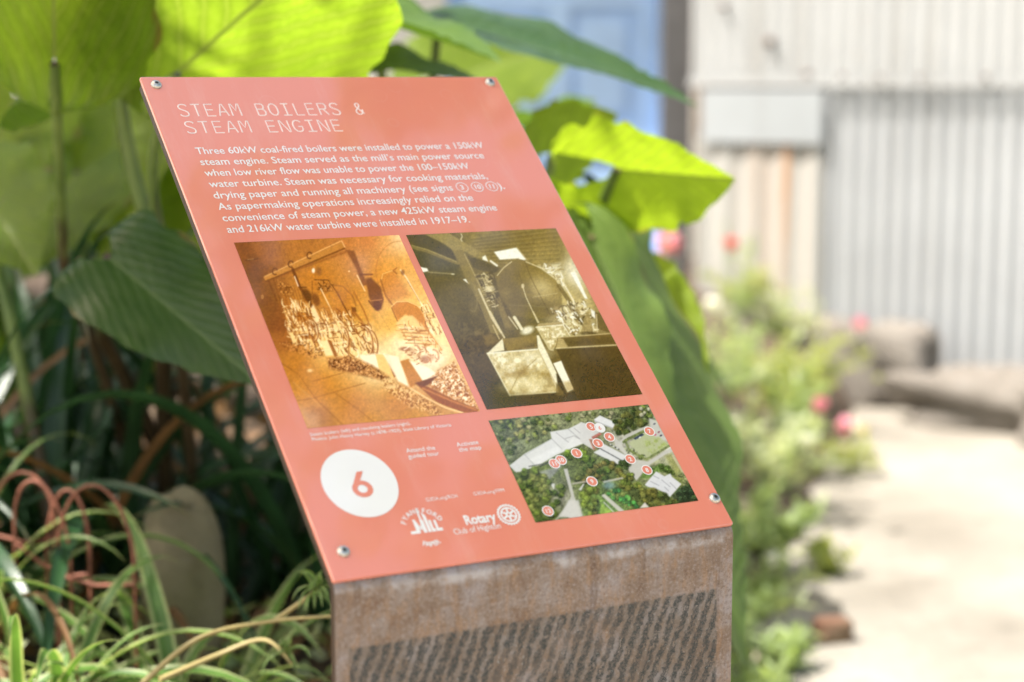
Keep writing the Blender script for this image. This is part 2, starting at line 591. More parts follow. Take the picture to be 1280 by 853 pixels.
for nm_, rows_ in (
    ('picture_credit', [('Steam boilers (left) and revolving boilers (right).', (388, 545.6), (513.5, 531.2), 0.0036, 0.004), ('Photos: John Henry Harvey (c.1878\u20131923), State Library of Victoria', (390.3, 551.6), (564.5, 533.2), 0.0036, 0.004)]),
    ('tour_caption', [('Attend the', (508.5, 566.3), (544.5, 562.2), 0.0047, 0.004), ('guided tour', (511, 573.6), (549.5, 569.2), 0.0047, 0.004)]),
    ('map_caption', [('Activate', (571.5, 558.8), (598.6, 555.2), 0.0047, 0.004), ('the map', (574.5, 565.2), (602, 561.8), 0.0047, 0.004)]),
    ('tour_address', [('G3DA.org/RCH', (533.2, 627.3), (572.3, 622.2), 0.0038, 0.0)]),
    ('map_address', [('G3DA.org/FPM', (592.5, 619.9), (630.8, 614.8), 0.0038, 0.0)])):
    cap = Ink()
    for row_ in rows_: line_of_text(cap, *row_)
    cap.build(nm_, M_white)

rot = Ink()
line_of_text(rot, 'Rotary', (583, 656.2), (621.5, 651.2), 0.0098, 0.03)
rot.v = [(x, y, z) for x, y, z in rot.v]
line_of_text(rot, 'Club of Highton', (568.5, 668.8), (626.5, 660.3), 0.0062, 0.0)
wu, wv = uv(635.8, 643.6)
RW = 0.0112
gear = []
nt_ = 24
for k in range(nt_):
    a0 = 2 * math.pi * k / nt_
    for da, rr in ((0, RW * .90), (.07, RW), (.17, RW), (.24, RW * .90)):
        gear.append((wu + rr * math.cos(a0 + da), -wv + rr * math.sin(a0 + da)))
inner = []
for (x, y) in gear:
    a = math.atan2(y + wv, x - wu)
    inner.append((wu + RW * .80 * math.cos(a), -wv + RW * .80 * math.sin(a)))
rot.strip(gear, inner, Z1)
rot.strip(circle_pts(wu, wv, RW * .70, 36), circle_pts(wu, wv, RW * .56, 36), Z1)
rot.strip(circle_pts(wu, wv, RW * .25, 18), circle_pts(wu, wv, RW * .11, 18), Z1)
for k in range(6):
    a = math.pi / 6 + k * math.pi / 3
    c_, s_ = math.cos(a), math.sin(a)
    pts = []
    for r_, w_ in ((.24, .10), (.57, .07), (.57, -.07), (.24, -.10)):
        pts.append((wu + RW * (r_ * c_ - w_ * s_), -wv + RW * (r_ * s_ + w_ * c_)))
    rot.poly(pts, Z1 + 0.00006)
rot.build('club_logo', M_white)

mill = Ink()
mu0, mv0 = uv(514.5, 668.3); mu1, mv1 = uv(552, 663.5)
mw = mu1 - mu0
mb = (mv0 + mv1) / 2
def ml(pts, z=Z1): mill.poly([(mu0 + x * mw, -mb + y * mw) for x, y in pts], z)
# ground bar, then M with chimneys, I, L, L
ml([(0, 0), (.20, 0), (.20, .10), (0, .10)])
ml([(.20, 0), (.32, 0), (.32, .38), (.20, .50)]); ml([(.42, 0), (.54, 0), (.54, .46), (.42, .46)])
ml([(.20, .50), (.27, .50), (.37, .20), (.37, .08)], Z1 + 5e-5); ml([(.54, .46), (.47, .46), (.37, .20), (.37, .08)], Z1 + 1e-4)
ml([(.575, 0), (.675, 0), (.675, .60), (.575, .72)]); ml([(.44, .46), (.50, .46), (.50, .86), (.44, .90)])
ml([(.70, 0), (.84, 0), (.84, .10), (.78, .10), (.78, .42), (.70, .42)])
ml([(.86, 0), (1.06, 0), (1.06, .10), (.94, .10), (.94, .40), (.86, .40)])
cu_, cv_ = mu0 + mw * .50, mb - mw * .12
def arc_text(t, rad, a_mid, span, size, flip=False):
    for i, ch in enumerate(t):
        f = (i / (len(t) - 1) - .5) * span
        a = a_mid + (f if flip else -f)
        me = text_mesh(ch, 1.0, 0.02, 2, 'CENTER')
        ro = a - math.pi / 2 if not flip else a + math.pi / 2
        c_, s_ = math.cos(ro), math.sin(ro)
        bx_, by_ = cu_ + rad * math.cos(a), -cv_ + rad * math.sin(a)
        mill.add(me, lambda x, y: (bx_ + (x * c_ - y * s_) * size, by_ + (x * s_ + y * c_) * size, Z1))
arc_text('FYANSFORD', mw * .60, math.pi / 2, R(125), 0.0066)
arc_text('PAPER', mw * .62, -math.pi / 2, R(48), 0.0066, True)
mill.build('mill_logo', M_white)

# white disc with the number 6
cu, cv = 0.0563, 0.5037
disc = Ink()
disc.poly(circle_pts(cu, cv, 0.0356, 72, 0.0342), Z1)
disc_o = disc.build('number_disc', M_white)
six = Ink()
def bez(p0, p1, p2, p3, n=10):
    return [tuple((1 - t) ** 3 * a + 3 * (1 - t) ** 2 * t * b_ + 3 * (1 - t) * t * t * c_ + t ** 3 * d for a, b_, c_, d in zip(p0, p1, p2, p3)) for t in [i / n for i in range(n + 1)]]
# bowl ring and the slanting stem of a geometric 6, as the photograph draws it
bu, bv = cu + 0.0003, cv + 0.0064
six.strip(circle_pts(bu, bv, 0.0088, 40, 0.0094), circle_pts(bu, bv, 0.0041, 40, 0.0044), Z1 * 2)
six.poly([(bu - 0.0092, -bv + 0.0018), (bu + 0.0006, -bv + 0.0180), (bu + 0.0066, -bv + 0.0180), (bu - 0.0006, -bv + 0.0068), (bu - 0.0044, -bv + 0.0030)], Z1 * 2 + 6e-5)
on6 = six.build('numeral', M_coral, disc_o)

# button-head screws
M_steel = plain('stainless_steel', (0.50, 0.48, 0.44), 0.34, 1.0, 0.35, 420)
M_sock = plain('screw_socket', (0.16, 0.15, 0.14), 0.5, 0.8)
def screw(px, py):
    u, v = uv(px, py)
    mb = MB()
    prof = [(0.0056, 0.0), (0.0056, 0.0008), (0.0050, 0.0020), (0.0040, 0.0029), (0.0026, 0.0034), (0.00168, 0.0034)]
    n = 24
    rows = [[(u + r * math.cos(2 * math.pi * k / n), -v + r * math.sin(2 * math.pi * k / n), z) for k in range(n)] for r, z in prof]
    mb.grid(rows, None, True)
    me = mb.mesh('screw')
    o = on_panel(link('screw', me, M_steel))
    sb = MB()
    hexr = 0.0017
    top = [(u + hexr * math.cos(k * math.pi / 3), -v + hexr * math.sin(k * math.pi / 3)) for k in range(6)]
    for k in range(6):
        a, b_ = top[k], top[(k + 1) % 6]
        sb.face([(*a, 0.00345), (*b_, 0.00345), (*b_, 0.0022), (*a, 0.0022)])
    sb.face([(*p, 0.0022) for p in top])
    on_panel(link('socket', sb.mesh('socket'), M_sock, smooth=False), o)
for p in ((195, 106.5), (612.3, 103.8), (893, 623.5), (429, 690)): screw(*p)

# ------------------------------------------------------------------ the printed pictures (flat ink on the panel)
class Paint:
    """a small painter in photograph pixels; the result becomes the ink colours of a fine flat grid"""
    def __init__(self, x0, y0, x1, y1, res=2.0, seed=1):
        self.x0, self.y0, self.res = x0, y0, res
        self.w, self.h = int((x1 - x0) * res), int((y1 - y0) * res)
        self.X, self.Y = np.meshgrid(x0 + (np.arange(self.w) + .5) / res, y0 + (np.arange(self.h) + .5) / res)
        self.c = np.zeros((self.h, self.w, 3))
        self.rng = np.random.default_rng(seed)
        self.T = lambda x, y: (x, y)
    def frame(self, ox, oy, s):
        """following coordinates are given in an enlargement with this origin and scale"""
        self.T = lambda x, y: (ox + x / s, oy + y / s); self.S = s
        return self
    def base(self, pts, p=3.0):
        num = np.zeros_like(self.c); den = np.zeros((self.h, self.w, 1))
        for x, y, col in pts:
            wgt = 1.0 / (((self.X - x) ** 2 + (self.Y - y) ** 2) ** (p / 2) + 20)[..., None]
            num += wgt * np.array(col, float); den += wgt
        self.c = num / den
        self.blur(9)
    def noise(self, cell, octaves=3):
        out = np.zeros((self.h, self.w)); amp, tot = 1.0, 0
        for _ in range(octaves):
            gw, gh = int(self.w / self.res / cell) + 3, int(self.h / self.res / cell) + 3
            g = self.rng.random((gh, gw))
            fx, fy = (self.X - self.x0) / cell, (self.Y - self.y0) / cell
            ix, iy = fx.astype(int), fy.astype(int)
            tx, ty = fx - ix, fy - iy
            tx, ty = tx * tx * (3 - 2 * tx), ty * ty * (3 - 2 * ty)
            out += amp * ((g[iy, ix] * (1 - tx) + g[iy, ix + 1] * tx) * (1 - ty) + (g[iy + 1, ix] * (1 - tx) + g[iy + 1, ix + 1] * tx) * ty)
            tot += amp; amp *= .6; cell = max(cell / 2, .5)
        return out / tot
    def blur(self, sig):
        n = int(sig * 3); k = np.exp(-.5 * (np.arange(-n, n + 1) / sig) ** 2); k /= k.sum()
        for ax in (0, 1):
            pad = [(0, 0)] * 3; pad[ax] = (n, n)
            q = np.pad(self.c, pad, mode='edge'); out = np.zeros_like(self.c)
            for i, w in enumerate(k): out += w * np.take(q, range(i, i + self.c.shape[ax]), axis=ax)
            self.c = out
    def grain(self, pts, cell, dark, light, a=.8, lo=.44, hi=.56, sharp=9, soft=2.0):
        """broken texture of two tones inside a polygon"""
        m = self.mask(pts, soft); t = self.noise(cell, 2)
        self.blend(m * a * np.clip((lo - t) * sharp, 0, 1), dark)
        self.blend(m * a * np.clip((t - hi) * sharp, 0, 1), light)
    def fittings(self, pts, n, dirs, l0, l1, w0, w1, cols, a=.8):
        """short pipes, bars and hoops crowded into a polygon"""
        m = self.mask(pts); ys, xs = np.nonzero(m > .5); T_ = self.T; self.T = lambda x, y: (x, y)
        for _ in range(n):
            k = self.rng.integers(len(ys)); x, y = self.X[ys[k], xs[k]], self.Y[ys[k], xs[k]]
            dx, dy = dirs[self.rng.integers(len(dirs))]; q = self.rng.uniform(l0, l1) / math.hypot(dx, dy); bend = self.rng.uniform(-.25, .25)
            pts_ = [(x + dx * q * (t - .5) - dy * q * bend * (1 - (2 * t - 1) ** 2), y + dy * q * (t - .5) + dx * q * bend * (1 - (2 * t - 1) ** 2)) for t in (0, .25, .5, .75, 1)]
            pad = 6; x0, x1 = min(p_[0] for p_ in pts_) - pad, max(p_[0] for p_ in pts_) + pad; y0, y1 = min(p_[1] for p_ in pts_) - pad, max(p_[1] for p_ in pts_) + pad
            ix0, ix1 = max(0, int((x0 - self.x0) * self.res)), min(self.w, int((x1 - self.x0) * self.res)); iy0, iy1 = max(0, int((y0 - self.y0) * self.res)), min(self.h, int((y1 - self.y0) * self.res))
            if ix1 - ix0 < 2 or iy1 - iy0 < 2: continue
            sv = (self.X, self.Y, self.h, self.w, self.c); sl = (slice(iy0, iy1), slice(ix0, ix1))
            self.X, self.Y, self.h, self.w, self.c = sv[0][sl], sv[1][sl], iy1 - iy0, ix1 - ix0, sv[4][sl]
            self.line(pts_, self.rng.uniform(w0, w1), cols[self.rng.integers(len(cols))], a)
            sub = self.c; self.X, self.Y, self.h, self.w, self.c = sv; self.c[sl] = sub
        self.T = T_
    def tone(self, cell, amp):
        """uneven print density, strongest in the darks"""
        l = self.c.mean(2) / 255
        self.mult(1 + (self.noise(cell, 3) - .5) * 2 * amp * (1.15 - l))
    def blend(self, a, col):
        a = np.clip(a, 0, 1)[..., None]
        self.c = self.c * (1 - a) + np.array(col, float) * a
    def mult(self, f): self.c = np.clip(self.c * f[..., None], 0, 255)
    def _dist(self, P, closed):
        d = np.full((self.h, self.w), 1e9)
        n = len(P)
        for i in range(n if closed else n - 1):
            (ax, ay), (bx, by) = P[i], P[(i + 1) % n]
            vx, vy = bx - ax, by - ay
            t = np.clip(((self.X - ax) * vx + (self.Y - ay) * vy) / (vx * vx + vy * vy + 1e-9), 0, 1)
            d = np.minimum(d, np.hypot(self.X - ax - t * vx, self.Y - ay - t * vy))
        return d
    def mask(self, pts, soft=.6):
        P = [self.T(*p) for p in pts]
        ins = np.zeros((self.h, self.w), bool)
        n = len(P)
        for i in range(n):
            (ax, ay), (bx, by) = P[i], P[(i + 1) % n]
            if ay == by: continue
            cr = ((ay > self.Y) != (by > self.Y)) & (self.X < (bx - ax) * (self.Y - ay) / (by - ay) + ax)
            ins ^= cr
        d = self._dist(P, True)
        return np.clip(.5 + np.where(ins, d, -d) / (2 * soft), 0, 1)
    def poly(self, pts, col, a=1.0, soft=.6, tex=None):
        m = self.mask(pts, soft) * a
        if tex is not None: m = m * tex
        self.blend(m, col)
    def line(self, pts, w, col, a=1.0, soft=.5):
        P = [self.T(*p) for p in pts]
        d = self._dist(P, False)
        self.blend(np.clip((w / 2 + soft - d) / (2 * soft), 0, 1) * a, col)
    def ell(self, x, y, rx, ry, col, a=1.0, soft=.15, rotd=0):
        cx, cy = self.T(x, y); s = getattr(self, 'S', 1.0)
        c_, s_ = math.cos(R(rotd)), math.sin(R(rotd))
        dx, dy = self.X - cx, self.Y - cy
        q = np.hypot((dx * c_ + dy * s_) / (rx / s), (-dx * s_ + dy * c_) / (ry / s))
        self.blend(np.clip((1 + soft - q) / (2 * soft), 0, 1) * a, col)
    def ring(self, x, y, rx, ry, w, col, a=1.0, rotd=0, a0=0, a1=360):
        pts = []
        for k in range(25):
            t = R(a0 + (a1 - a0) * k / 24)
            ex, ey = rx * math.cos(t), ry * math.sin(t)
            pts.append((x + ex * math.cos(R(rotd)) - ey * math.sin(R(rotd)), y + ex * math.sin(R(rotd)) + ey * math.cos(R(rotd))))
        self.line(pts, w, col, a)
    def specks(self, pts, n, r0, r1, cols, a=.8):
        """small grains scattered in a polygon"""
        P = [self.T(*p) for p in pts]
        m = self.mask(pts)
        ys, xs = np.nonzero(m > .5)
        if len(ys) == 0: return
        for _ in range(n):
            k = self.rng.integers(len(ys))
            r = self.rng.uniform(r0, r1)
            cx, cy = xs[k], ys[k]
            R_ = int(r * self.res) + 2
            sl = (slice(max(0, cy - R_), cy + R_ + 1), slice(max(0, cx - R_), cx + R_ + 1))
            px, py = self.X[cy, cx], self.Y[cy, cx]
            an = self.rng.uniform(0, 3.14); q = self.rng.uniform(.45, 1)
            dx, dy = self.X[sl] - px, self.Y[sl] - py
            d = np.hypot(dx * math.cos(an) + dy * math.sin(an), (-dx * math.sin(an) + dy * math.cos(an)) / q)
            al = np.clip((r + .4 - d) / .8, 0, 1)[..., None] * a
            col = np.array(cols[self.rng.integers(len(cols))], float) * self.rng.uniform(.88, 1.08)
            self.c[sl] = self.c[sl] * (1 - al) + col * al
    def to_panel(self, name, corners, z, nu, nv, label=None, gain=0.93):
        us = [uv(*p) for p in corners]
        u0, u1 = (us[0][0] + us[3][0]) / 2, (us[1][0] + us[2][0]) / 2
        v0, v1 = (us[0][1] + us[1][1]) / 2, (us[2][1] + us[3][1]) / 2
        U, V = np.meshgrid(np.linspace(u0, u1, nu), np.linspace(v0, v1, nv))
        q = HM @ np.stack([U.ravel(), V.ravel(), np.ones(U.size)])
        fx = np.clip((q[0] / q[2] - self.x0) * self.res - .5, 0, self.w - 1.001)
        fy = np.clip((q[1] / q[2] - self.y0) * self.res - .5, 0, self.h - 1.001)
        ix, iy = fx.astype(int), fy.astype(int); tx, ty = (fx - ix)[:, None], (fy - iy)[:, None]
        C = self.c
        col = (C[iy, ix] * (1 - tx) + C[iy, ix + 1] * tx) * (1 - ty) + (C[iy + 1, ix] * (1 - tx) + C[iy + 1, ix + 1] * tx) * ty
        s = np.clip(col, 0, 255) / 255
        lin = np.where(s > .04045, ((s + .055) / 1.055) ** 2.4, s / 12.92) * gain
        me = bpy.data.meshes.new(name)
        verts = np.stack([U.ravel(), -V.ravel(), np.full(U.size, z)], 1)
        idx = np.arange(nu * nv).reshape(nv, nu)
        quads = np.stack([idx[1:, :-1].ravel(), idx[1:, 1:].ravel(), idx[:-1, 1:].ravel(), idx[:-1, :-1].ravel()], 1)
        me.from_pydata(verts.tolist(), [], quads.tolist())
        at_ = me.color_attributes.new('ink', 'FLOAT_COLOR', 'POINT')
        at_.data.foreach_set('color', np.concatenate([lin, np.ones((len(lin), 1))], 1).astype(np.float32).ravel())
        o = on_panel(link(name, me, M_print))
        if label: o['label'] = label
        return o

# --- left picture: a row of brick-set boilers, sepia orange
p = Paint(286, 286, 606, 545, 2.0, 3)
p.base([(298, 306, (140, 84, 42)), (330, 308, (156, 98, 48)), (380, 304, (178, 116, 52)), (430, 300, (186, 122, 62)), (460, 300, (200, 132, 74)), (482, 298, (226, 168, 100)),
        (497, 297, (238, 205, 155)), (315, 345, (126, 76, 36)), (330, 380, (132, 80, 36)), (345, 405, (150, 92, 46)), (356, 425, (160, 100, 48)),
        (370, 455, (188, 126, 50)), (400, 485, (196, 134, 50)), (440, 512, (192, 132, 60)), (392, 525, (188, 136, 84)), (500, 508, (190, 132, 64)), (540, 510, (196, 144, 80)),
        (400, 352, (190, 124, 48)), (430, 372, (198, 132, 44)), (452, 330, (196, 140, 92)), (470, 345, (208, 144, 60)), (492, 340, (220, 160, 78)), (510, 350, (228, 176, 96)),
        (520, 400, (236, 196, 120)), (505, 430, (248, 234, 192)), (470, 452, (246, 228, 182)), (540, 446, (250, 238, 206)), (430, 425, (228, 186, 112)), (405, 435, (230, 186, 110)),
        (368, 400, (196, 132, 58)), (380, 420, (206, 150, 78)), (572, 470, (226, 184, 120)), (588, 505, (206, 158, 92)), (450, 400, (214, 158, 70)), (490, 400, (222, 172, 82)), (548, 420, (246, 220, 160))])
p.mult(.95 + .1 * p.noise(26, 4)); p.mult(.93 + .14 * p.noise(3, 2))
a = p.frame(285, 285, 6.5625)
for k in range(16):                                     # board ceiling
    x = 210 + k * 46
    p.line([(x, 60), (x + 70, 330 - k * 8)], .5, (120, 70, 30), .30)
p.poly([(45, 125), (170, 110), (330, 400), (250, 420)], (118, 70, 34), .35, 4)
p.line([(140, 268), (245, 256)], .8, (70, 40, 20), .8); p.line([(160, 262), (210, 257)], .6, (230, 190, 130), .7)
p.poly([(255, 590), (330, 560), (440, 640), (500, 853), (330, 853)], (128, 74, 38), .65, 2)
for k in range(9): p.line([(290 + k * 16, 620 + k * 28), (440 + k * 7, 600 + k * 30)], .5, (160, 98, 56), .4)
p.poly([(290, 410), (940, 115), (960, 165), (310, 440)], (190, 132, 64), 1, .8)                # steam main
p.line([(300, 402), (930, 108)], 1.6, (226, 176, 110), .8); p.line([(310, 440), (620, 312), (955, 170)], 2.2, (120, 70, 30), .75)
p.line([(420, 400), (960, 200)], 3.0, (140, 84, 40), .45)
for cx, cy in ((385, 360), (515, 300), (668, 228)): p.ring(cx, cy, 20, 26, 1.6, (110, 64, 32), .9, 0, 60, 330)
p.line([(935, 115), (958, 160)], 1.4, (236, 190, 130), .8)
p.line([(330, 430), (400, 600)], 2.2, (120, 70, 32), .8); p.line([(375, 430), (440, 640)], 1.8, (128, 76, 34), .7)
p.line([(530, 340), (590, 490), (640, 560), (690, 650)], 3.8, (110, 62, 30), .85); p.line([(545, 400), (575, 480)], 1.2, (250, 232, 200), .95)
p.ell(650, 560, 34, 60, (104, 58, 28), .85, .3, -25); p.ell(720, 590, 30, 55, (120, 68, 32), .8, .3, -20)
p.line([(590, 490), (640, 488)], 1.5, (100, 58, 28), .8); p.line([(600, 590), (605, 650)], 1.6, (110, 64, 30), .8)
p.ell(700, 352, 13, 20, (250, 236, 210), .95, .4); p.ell(745, 360, 26, 32, (130, 84, 52), .6, .5)
p.line([(710, 428), (820, 430), (838, 460)], 1.5, (110, 66, 30), .85); p.line([(690, 440), (690, 540)], 1.0, (120, 72, 32), .7)
p.ell(790, 490, 50, 34, (120, 72, 34), .55, .5); p.grain([(720, 430), (860, 440), (870, 520), (740, 530)], 1.6, (96, 56, 26), (196, 138, 70), .8)
p.line([(760, 500), (830, 640), (900, 780), (930, 853)], 1.2, (250, 226, 180), .95)
p.line([(840, 460), (900, 530), (945, 640), (1010, 740)], 1.0, (116, 66, 26), .85); p.line([(900, 300), (1040, 600)], .6, (150, 94, 40), .6)
p.line([(845, 470), (940, 480), (1020, 560), (1050, 640)], 1.4, (150, 92, 40), .7)
p.poly([(750, 640), (1020, 650), (1050, 740), (900, 760), (790, 720)], (176, 112, 46), .5, 2.5)
p.poly([(670, 670), (700, 630), (760, 760), (790, 853), (740, 853)], (250, 226, 180), .85, 1.0)
p.line([(640, 690), (720, 853)], 1.2, (120, 66, 26), .8)
for k in range(7):                                       # far boiler fittings
    x = 440 + k * 26
    p.line([(x, 470 + k * 6), (x + 60, 640 + k * 12)], .8, (126, 74, 30), .6)
p.grain([(410, 430), (530, 480), (530, 550), (420, 540)], 1.8, (110, 64, 28), (224, 164, 90), .7)
p.fittings([(440, 590), (690, 640), (730, 853), (500, 853)], 130, [(1, 2.2), (1, 2.6), (.7, 2.2), (1, 2.0), (1, -.12)], 5, 16, .5, 1.4, [(120, 66, 26), (150, 88, 36), (255, 232, 180), (250, 214, 146), (255, 240, 200)])
for k in range(6): p.ring(520 + k * 30, 720 + k * 22, 26, 60, 1.2, (130, 74, 32), .6, -12, -110, 110)
p.fittings([(740, 690), (1030, 700), (1060, 853), (780, 853)], 110, [(1, 2.2), (1, 2.6), (.7, 2.2), (1, 2.0), (1, -.12)], 4, 14, .5, 1.4, [(120, 66, 26), (150, 88, 36), (255, 232, 180), (250, 214, 146), (255, 240, 200)])
for k in range(4): p.line([(800 + k * 60, 760 - k * 8), (850 + k * 60, 830 - k * 8)], 1.6, (150, 90, 38), .7)
p.ell(282, 568, 12, 18, (210, 160, 100), .5)
p.frame(415, 285, 6.563)
p.poly([(110, 180), (180, 190), (250, 370), (290, 470), (250, 480), (195, 330)], (132, 80, 42), .85, 1.2)
p.line([(205, 390), (270, 520)], 1.0, (252, 232, 190), .95)
p.line([(230, 386), (330, 384)], 2.2, (130, 80, 44), .9)
p.poly([(275, 420), (320, 410), (400, 490), (425, 590), (405, 670), (365, 680), (330, 640), (300, 560)], (126, 76, 40), .92, 1.2)
p.line([(300, 600), (330, 640), (380, 680)], 2.0, (120, 70, 34), .8); p.ell(370, 640, 32, 38, (110, 64, 32), .8, .25); p.line([(320, 600), (410, 590)], 1.2, (200, 140, 80), .8)
p.ring(560, 350, 200, 240, 1.0, (176, 112, 58), .55, 0, 110, 300)
p.poly([(400, 420), (420, 375), (500, 350), (560, 430), (640, 560), (470, 610), (430, 540)], (196, 126, 56), .55, 3)
p.line([(405, 430), (415, 380), (500, 350)], .9, (240, 200, 130), .9); p.line([(400, 430), (440, 560), (500, 640)], 2.2, (150, 92, 44), .7)
p.line([(560, 345), (610, 410), (740, 640)], 1.1, (252, 236, 204), .95); p.ell(580, 368, 16, 22, (130, 80, 40), .7, .4); p.line([(530, 330), (500, 352), (530, 378)], 1.4, (160, 94, 46), .8)
p.line([(620, 440), (720, 610)], .6, (130, 80, 40), .6)
p.poly([(490, 650), (520, 610), (600, 600), (690, 630), (760, 720), (790, 853), (740, 853), (690, 770), (600, 710), (540, 760)], (198, 128, 58), .85, 1.2)
p.line([(490, 645), (530, 608), (620, 605), (700, 640), (760, 690)], 1.0, (248, 216, 150), .85); p.line([(490, 660), (535, 765)], 1.4, (150, 90, 40), .8)
p.poly([(530, 780), (590, 725), (660, 720), (730, 790), (770, 853), (560, 853)], (240, 206, 140), .9, 1.2)
p.ell(710, 840, 30, 22, (140, 84, 40), .7, .4); p.fittings([(710, 610), (800, 630), (910, 853), (800, 853)], 60, [(1, 2.2), (1, 2.6), (.7, 2.2), (1, 2.0), (1, -.12)], 4, 14, .5, 1.3, [(120, 66, 26), (150, 88, 36), (255, 232, 180), (250, 214, 146), (255, 240, 200)])
p.line([(180, 530), (260, 680), (330, 853)], 2.0, (166, 104, 44), .8); p.line([(0, 470), (90, 620), (150, 740)], 1.2, (110, 64, 26), .85)
p.poly([(0, 470), (60, 500), (140, 570), (160, 690), (80, 600)], (190, 124, 46), .4, 2)
p.poly([(155, 650), (195, 655), (200, 690), (170, 690)], (120, 70, 30), .85); p.line([(180, 690), (260, 790), (300, 853)], 2.6, (160, 96, 40), .8)
p.line([(380, 680), (480, 853)], .8, (200, 150, 80), .7); p.ell(140, 358, 8, 6, (250, 220, 170), .8)
p.frame(325, 405, 4.571)
p.fittings([(150, 0), (340, 0), (420, 180), (180, 105)], 150, [(1, 2.2), (1, 2.6), (.7, 2.2), (1, 2.0), (1, -.12)], 4, 14, .5, 1.6, [(120, 66, 26), (150, 88, 36), (255, 232, 180), (250, 214, 146), (255, 240, 200)])
p.poly([(330, 0), (640, 0), (680, 190), (440, 195)], (252, 228, 176), .45, 5)
p.fittings([(330, 0), (640, 0), (680, 185), (440, 190)], 210, [(1, 2.2), (1, 2.6), (.7, 2.2), (1, 2.0), (1, -.12)], 4, 15, .6, 1.7, [(120, 66, 26), (150, 88, 36), (255, 232, 180), (250, 214, 146), (255, 240, 200)])

for cx, cy, rx, ry in ((305, 40, 26, 55), (600, 100, 42, 84), (480, 80, 26, 60), (640, 110, 30, 70)):
    p.ring(cx, cy, rx, ry, 2.4, (146, 86, 40), .8, -10, -100, 100); p.ring(cx - 5, cy, rx, ry, 1.0, (250, 222, 170), .8, -10, -90, 90)
p.poly([(345, 100), (385, 95), (440, 180), (375, 185)], (250, 224, 170), .95); p.poly([(385, 95), (405, 95), (445, 185), (425, 190)], (150, 90, 42), .85)
p.poly([(165, 50), (185, 50), (215, 110), (190, 112)], (246, 214, 150), .9)
p.poly([(560, 180), (680, 170), (680, 260), (600, 225)], (252, 240, 212), .9, 1.5)
p.poly([(660, 175), (720, 178), (770, 305), (690, 305)], (240, 200, 130), .95); p.poly([(715, 175), (735, 180), (785, 300), (765, 308)], (150, 92, 46), .9)
p.poly([(700, 170), (790, 190), (850, 360), (790, 330)], (252, 242, 216), .9, 1.2)
p.poly([(800, 215), (850, 200), (930, 330), (860, 365)], (190, 128, 58), .92)
p.poly([(850, 210), (960, 250), (1020, 295), (930, 325)], (252, 244, 222), .9, 1.0)
p.poly([(780, 0), (930, 0), (1030, 150), (900, 100), (790, 90)], (240, 204, 138), .8, 2.0)
for k in range(5): p.line([(800 + k * 8, 30 + k * 20), (960 + k * 10, 40 + k * 20)], 1.1, (168, 104, 48), .75)
p.line([(930, 0), (1035, 150)], 2.6, (214, 150, 78), .8)
p.fittings([(780, 0), (960, 0), (1040, 160), (860, 150)], 50, [(1, -.1), (1, 2.2)], 4, 12, .5, 1.2, [(150, 90, 38), (190, 124, 60), (255, 242, 208)])
for cx, cy in ((885, 160), (990, 185)):
    p.ring(cx, cy, 30, 36, 2.4, (186, 124, 84), .6, 0, -90, 60); p.ell(cx - 10, cy + 4, 20, 16, (190, 132, 96), .5, .6)
p.ell(830, 145, 34, 12, (150, 96, 66), .8, .4); p.ell(940, 205, 26, 20, (170, 116, 92), .75, .4)
p.fittings([(800, 130), (960, 140), (1030, 200), (900, 230)], 26, [(1, .2), (1, 1.5), (1, -.6)], 4, 10, .7, 1.6, [(160, 100, 62), (190, 130, 90), (255, 246, 220)])
pile = [(380, 200), (520, 190), (640, 240), (740, 310), (690, 320), (560, 290), (400, 255)]
p.poly(pile, (150, 92, 46), .8, 2.5); p.grain(pile, 1.9, (90, 50, 22), (224, 170, 106), .9); p.grain(pile, 1.1, (110, 64, 28), (250, 216, 160), .5)
p.grain([(100, 105), (280, 105), (370, 185), (320, 200), (170, 155)], 1.6, (104, 60, 28), (206, 146, 86), .8)
p.grain([(690, 290), (1000, 460), (1050, 535), (860, 480), (700, 370)], 1.6, (136, 82, 36), (246, 214, 156), .8)
coal = [(1020, 270), (1110, 220), (1250, 495), (1160, 450), (1010, 390), (950, 340)]
p.poly(coal, (206, 150, 90), .8, 2); p.grain(coal, 2.4, (140, 82, 36), (253, 240, 212), .95, soft=3); p.grain(coal, 1.3, (170, 106, 52), (253, 244, 220), .6)
p.poly([(890, 345), (960, 360), (1100, 430), (1250, 490), (1240, 505), (1160, 508), (1010, 450)], (150, 88, 40), .96, .8)
p.line([(930, 370), (1090, 440), (1230, 492)], 2.2, (206, 142, 76), .7)
p.poly([(885, 340), (1020, 296), (960, 350), (930, 362)], (120, 70, 34), .95, .7)
p.line([(860, 370), (960, 430), (1060, 480), (1160, 510)], 2.0, (246, 216, 160), .8)
for q in ([(120, 225), (220, 290), (310, 420), (480, 585)], [(170, 320), (290, 420), (430, 560)], [(420, 390), (560, 490), (650, 560)], [(300, 330), (480, 280)], [(210, 440), (290, 430), (600, 340)], [(100, 215), (180, 260)]):
    p.line(q, 1.0, (136, 84, 34), .6)
p.line([(190, 335), (300, 430), (450, 580)], 1.4, (230, 176, 100), .6)
p.poly([(260, 490), (380, 470), (450, 580), (280, 600)], (150, 96, 54), .35, 3)
p.ell(285, 268, 16, 9, (246, 210, 150), .85, .5); p.ell(750, 360, 36, 14, (246, 214, 160), .7, .5)
p.poly([(230, 480), (330, 520), (340, 600), (260, 605)], (226, 190, 160), .35, 5)
p.blur(.7); p.tone(2.0, .14); p.tone(.8, .10)
p.c = np.clip((p.c - 150) * 1.12 + 150, 0, 255) * np.array([1.02, .98, .93])
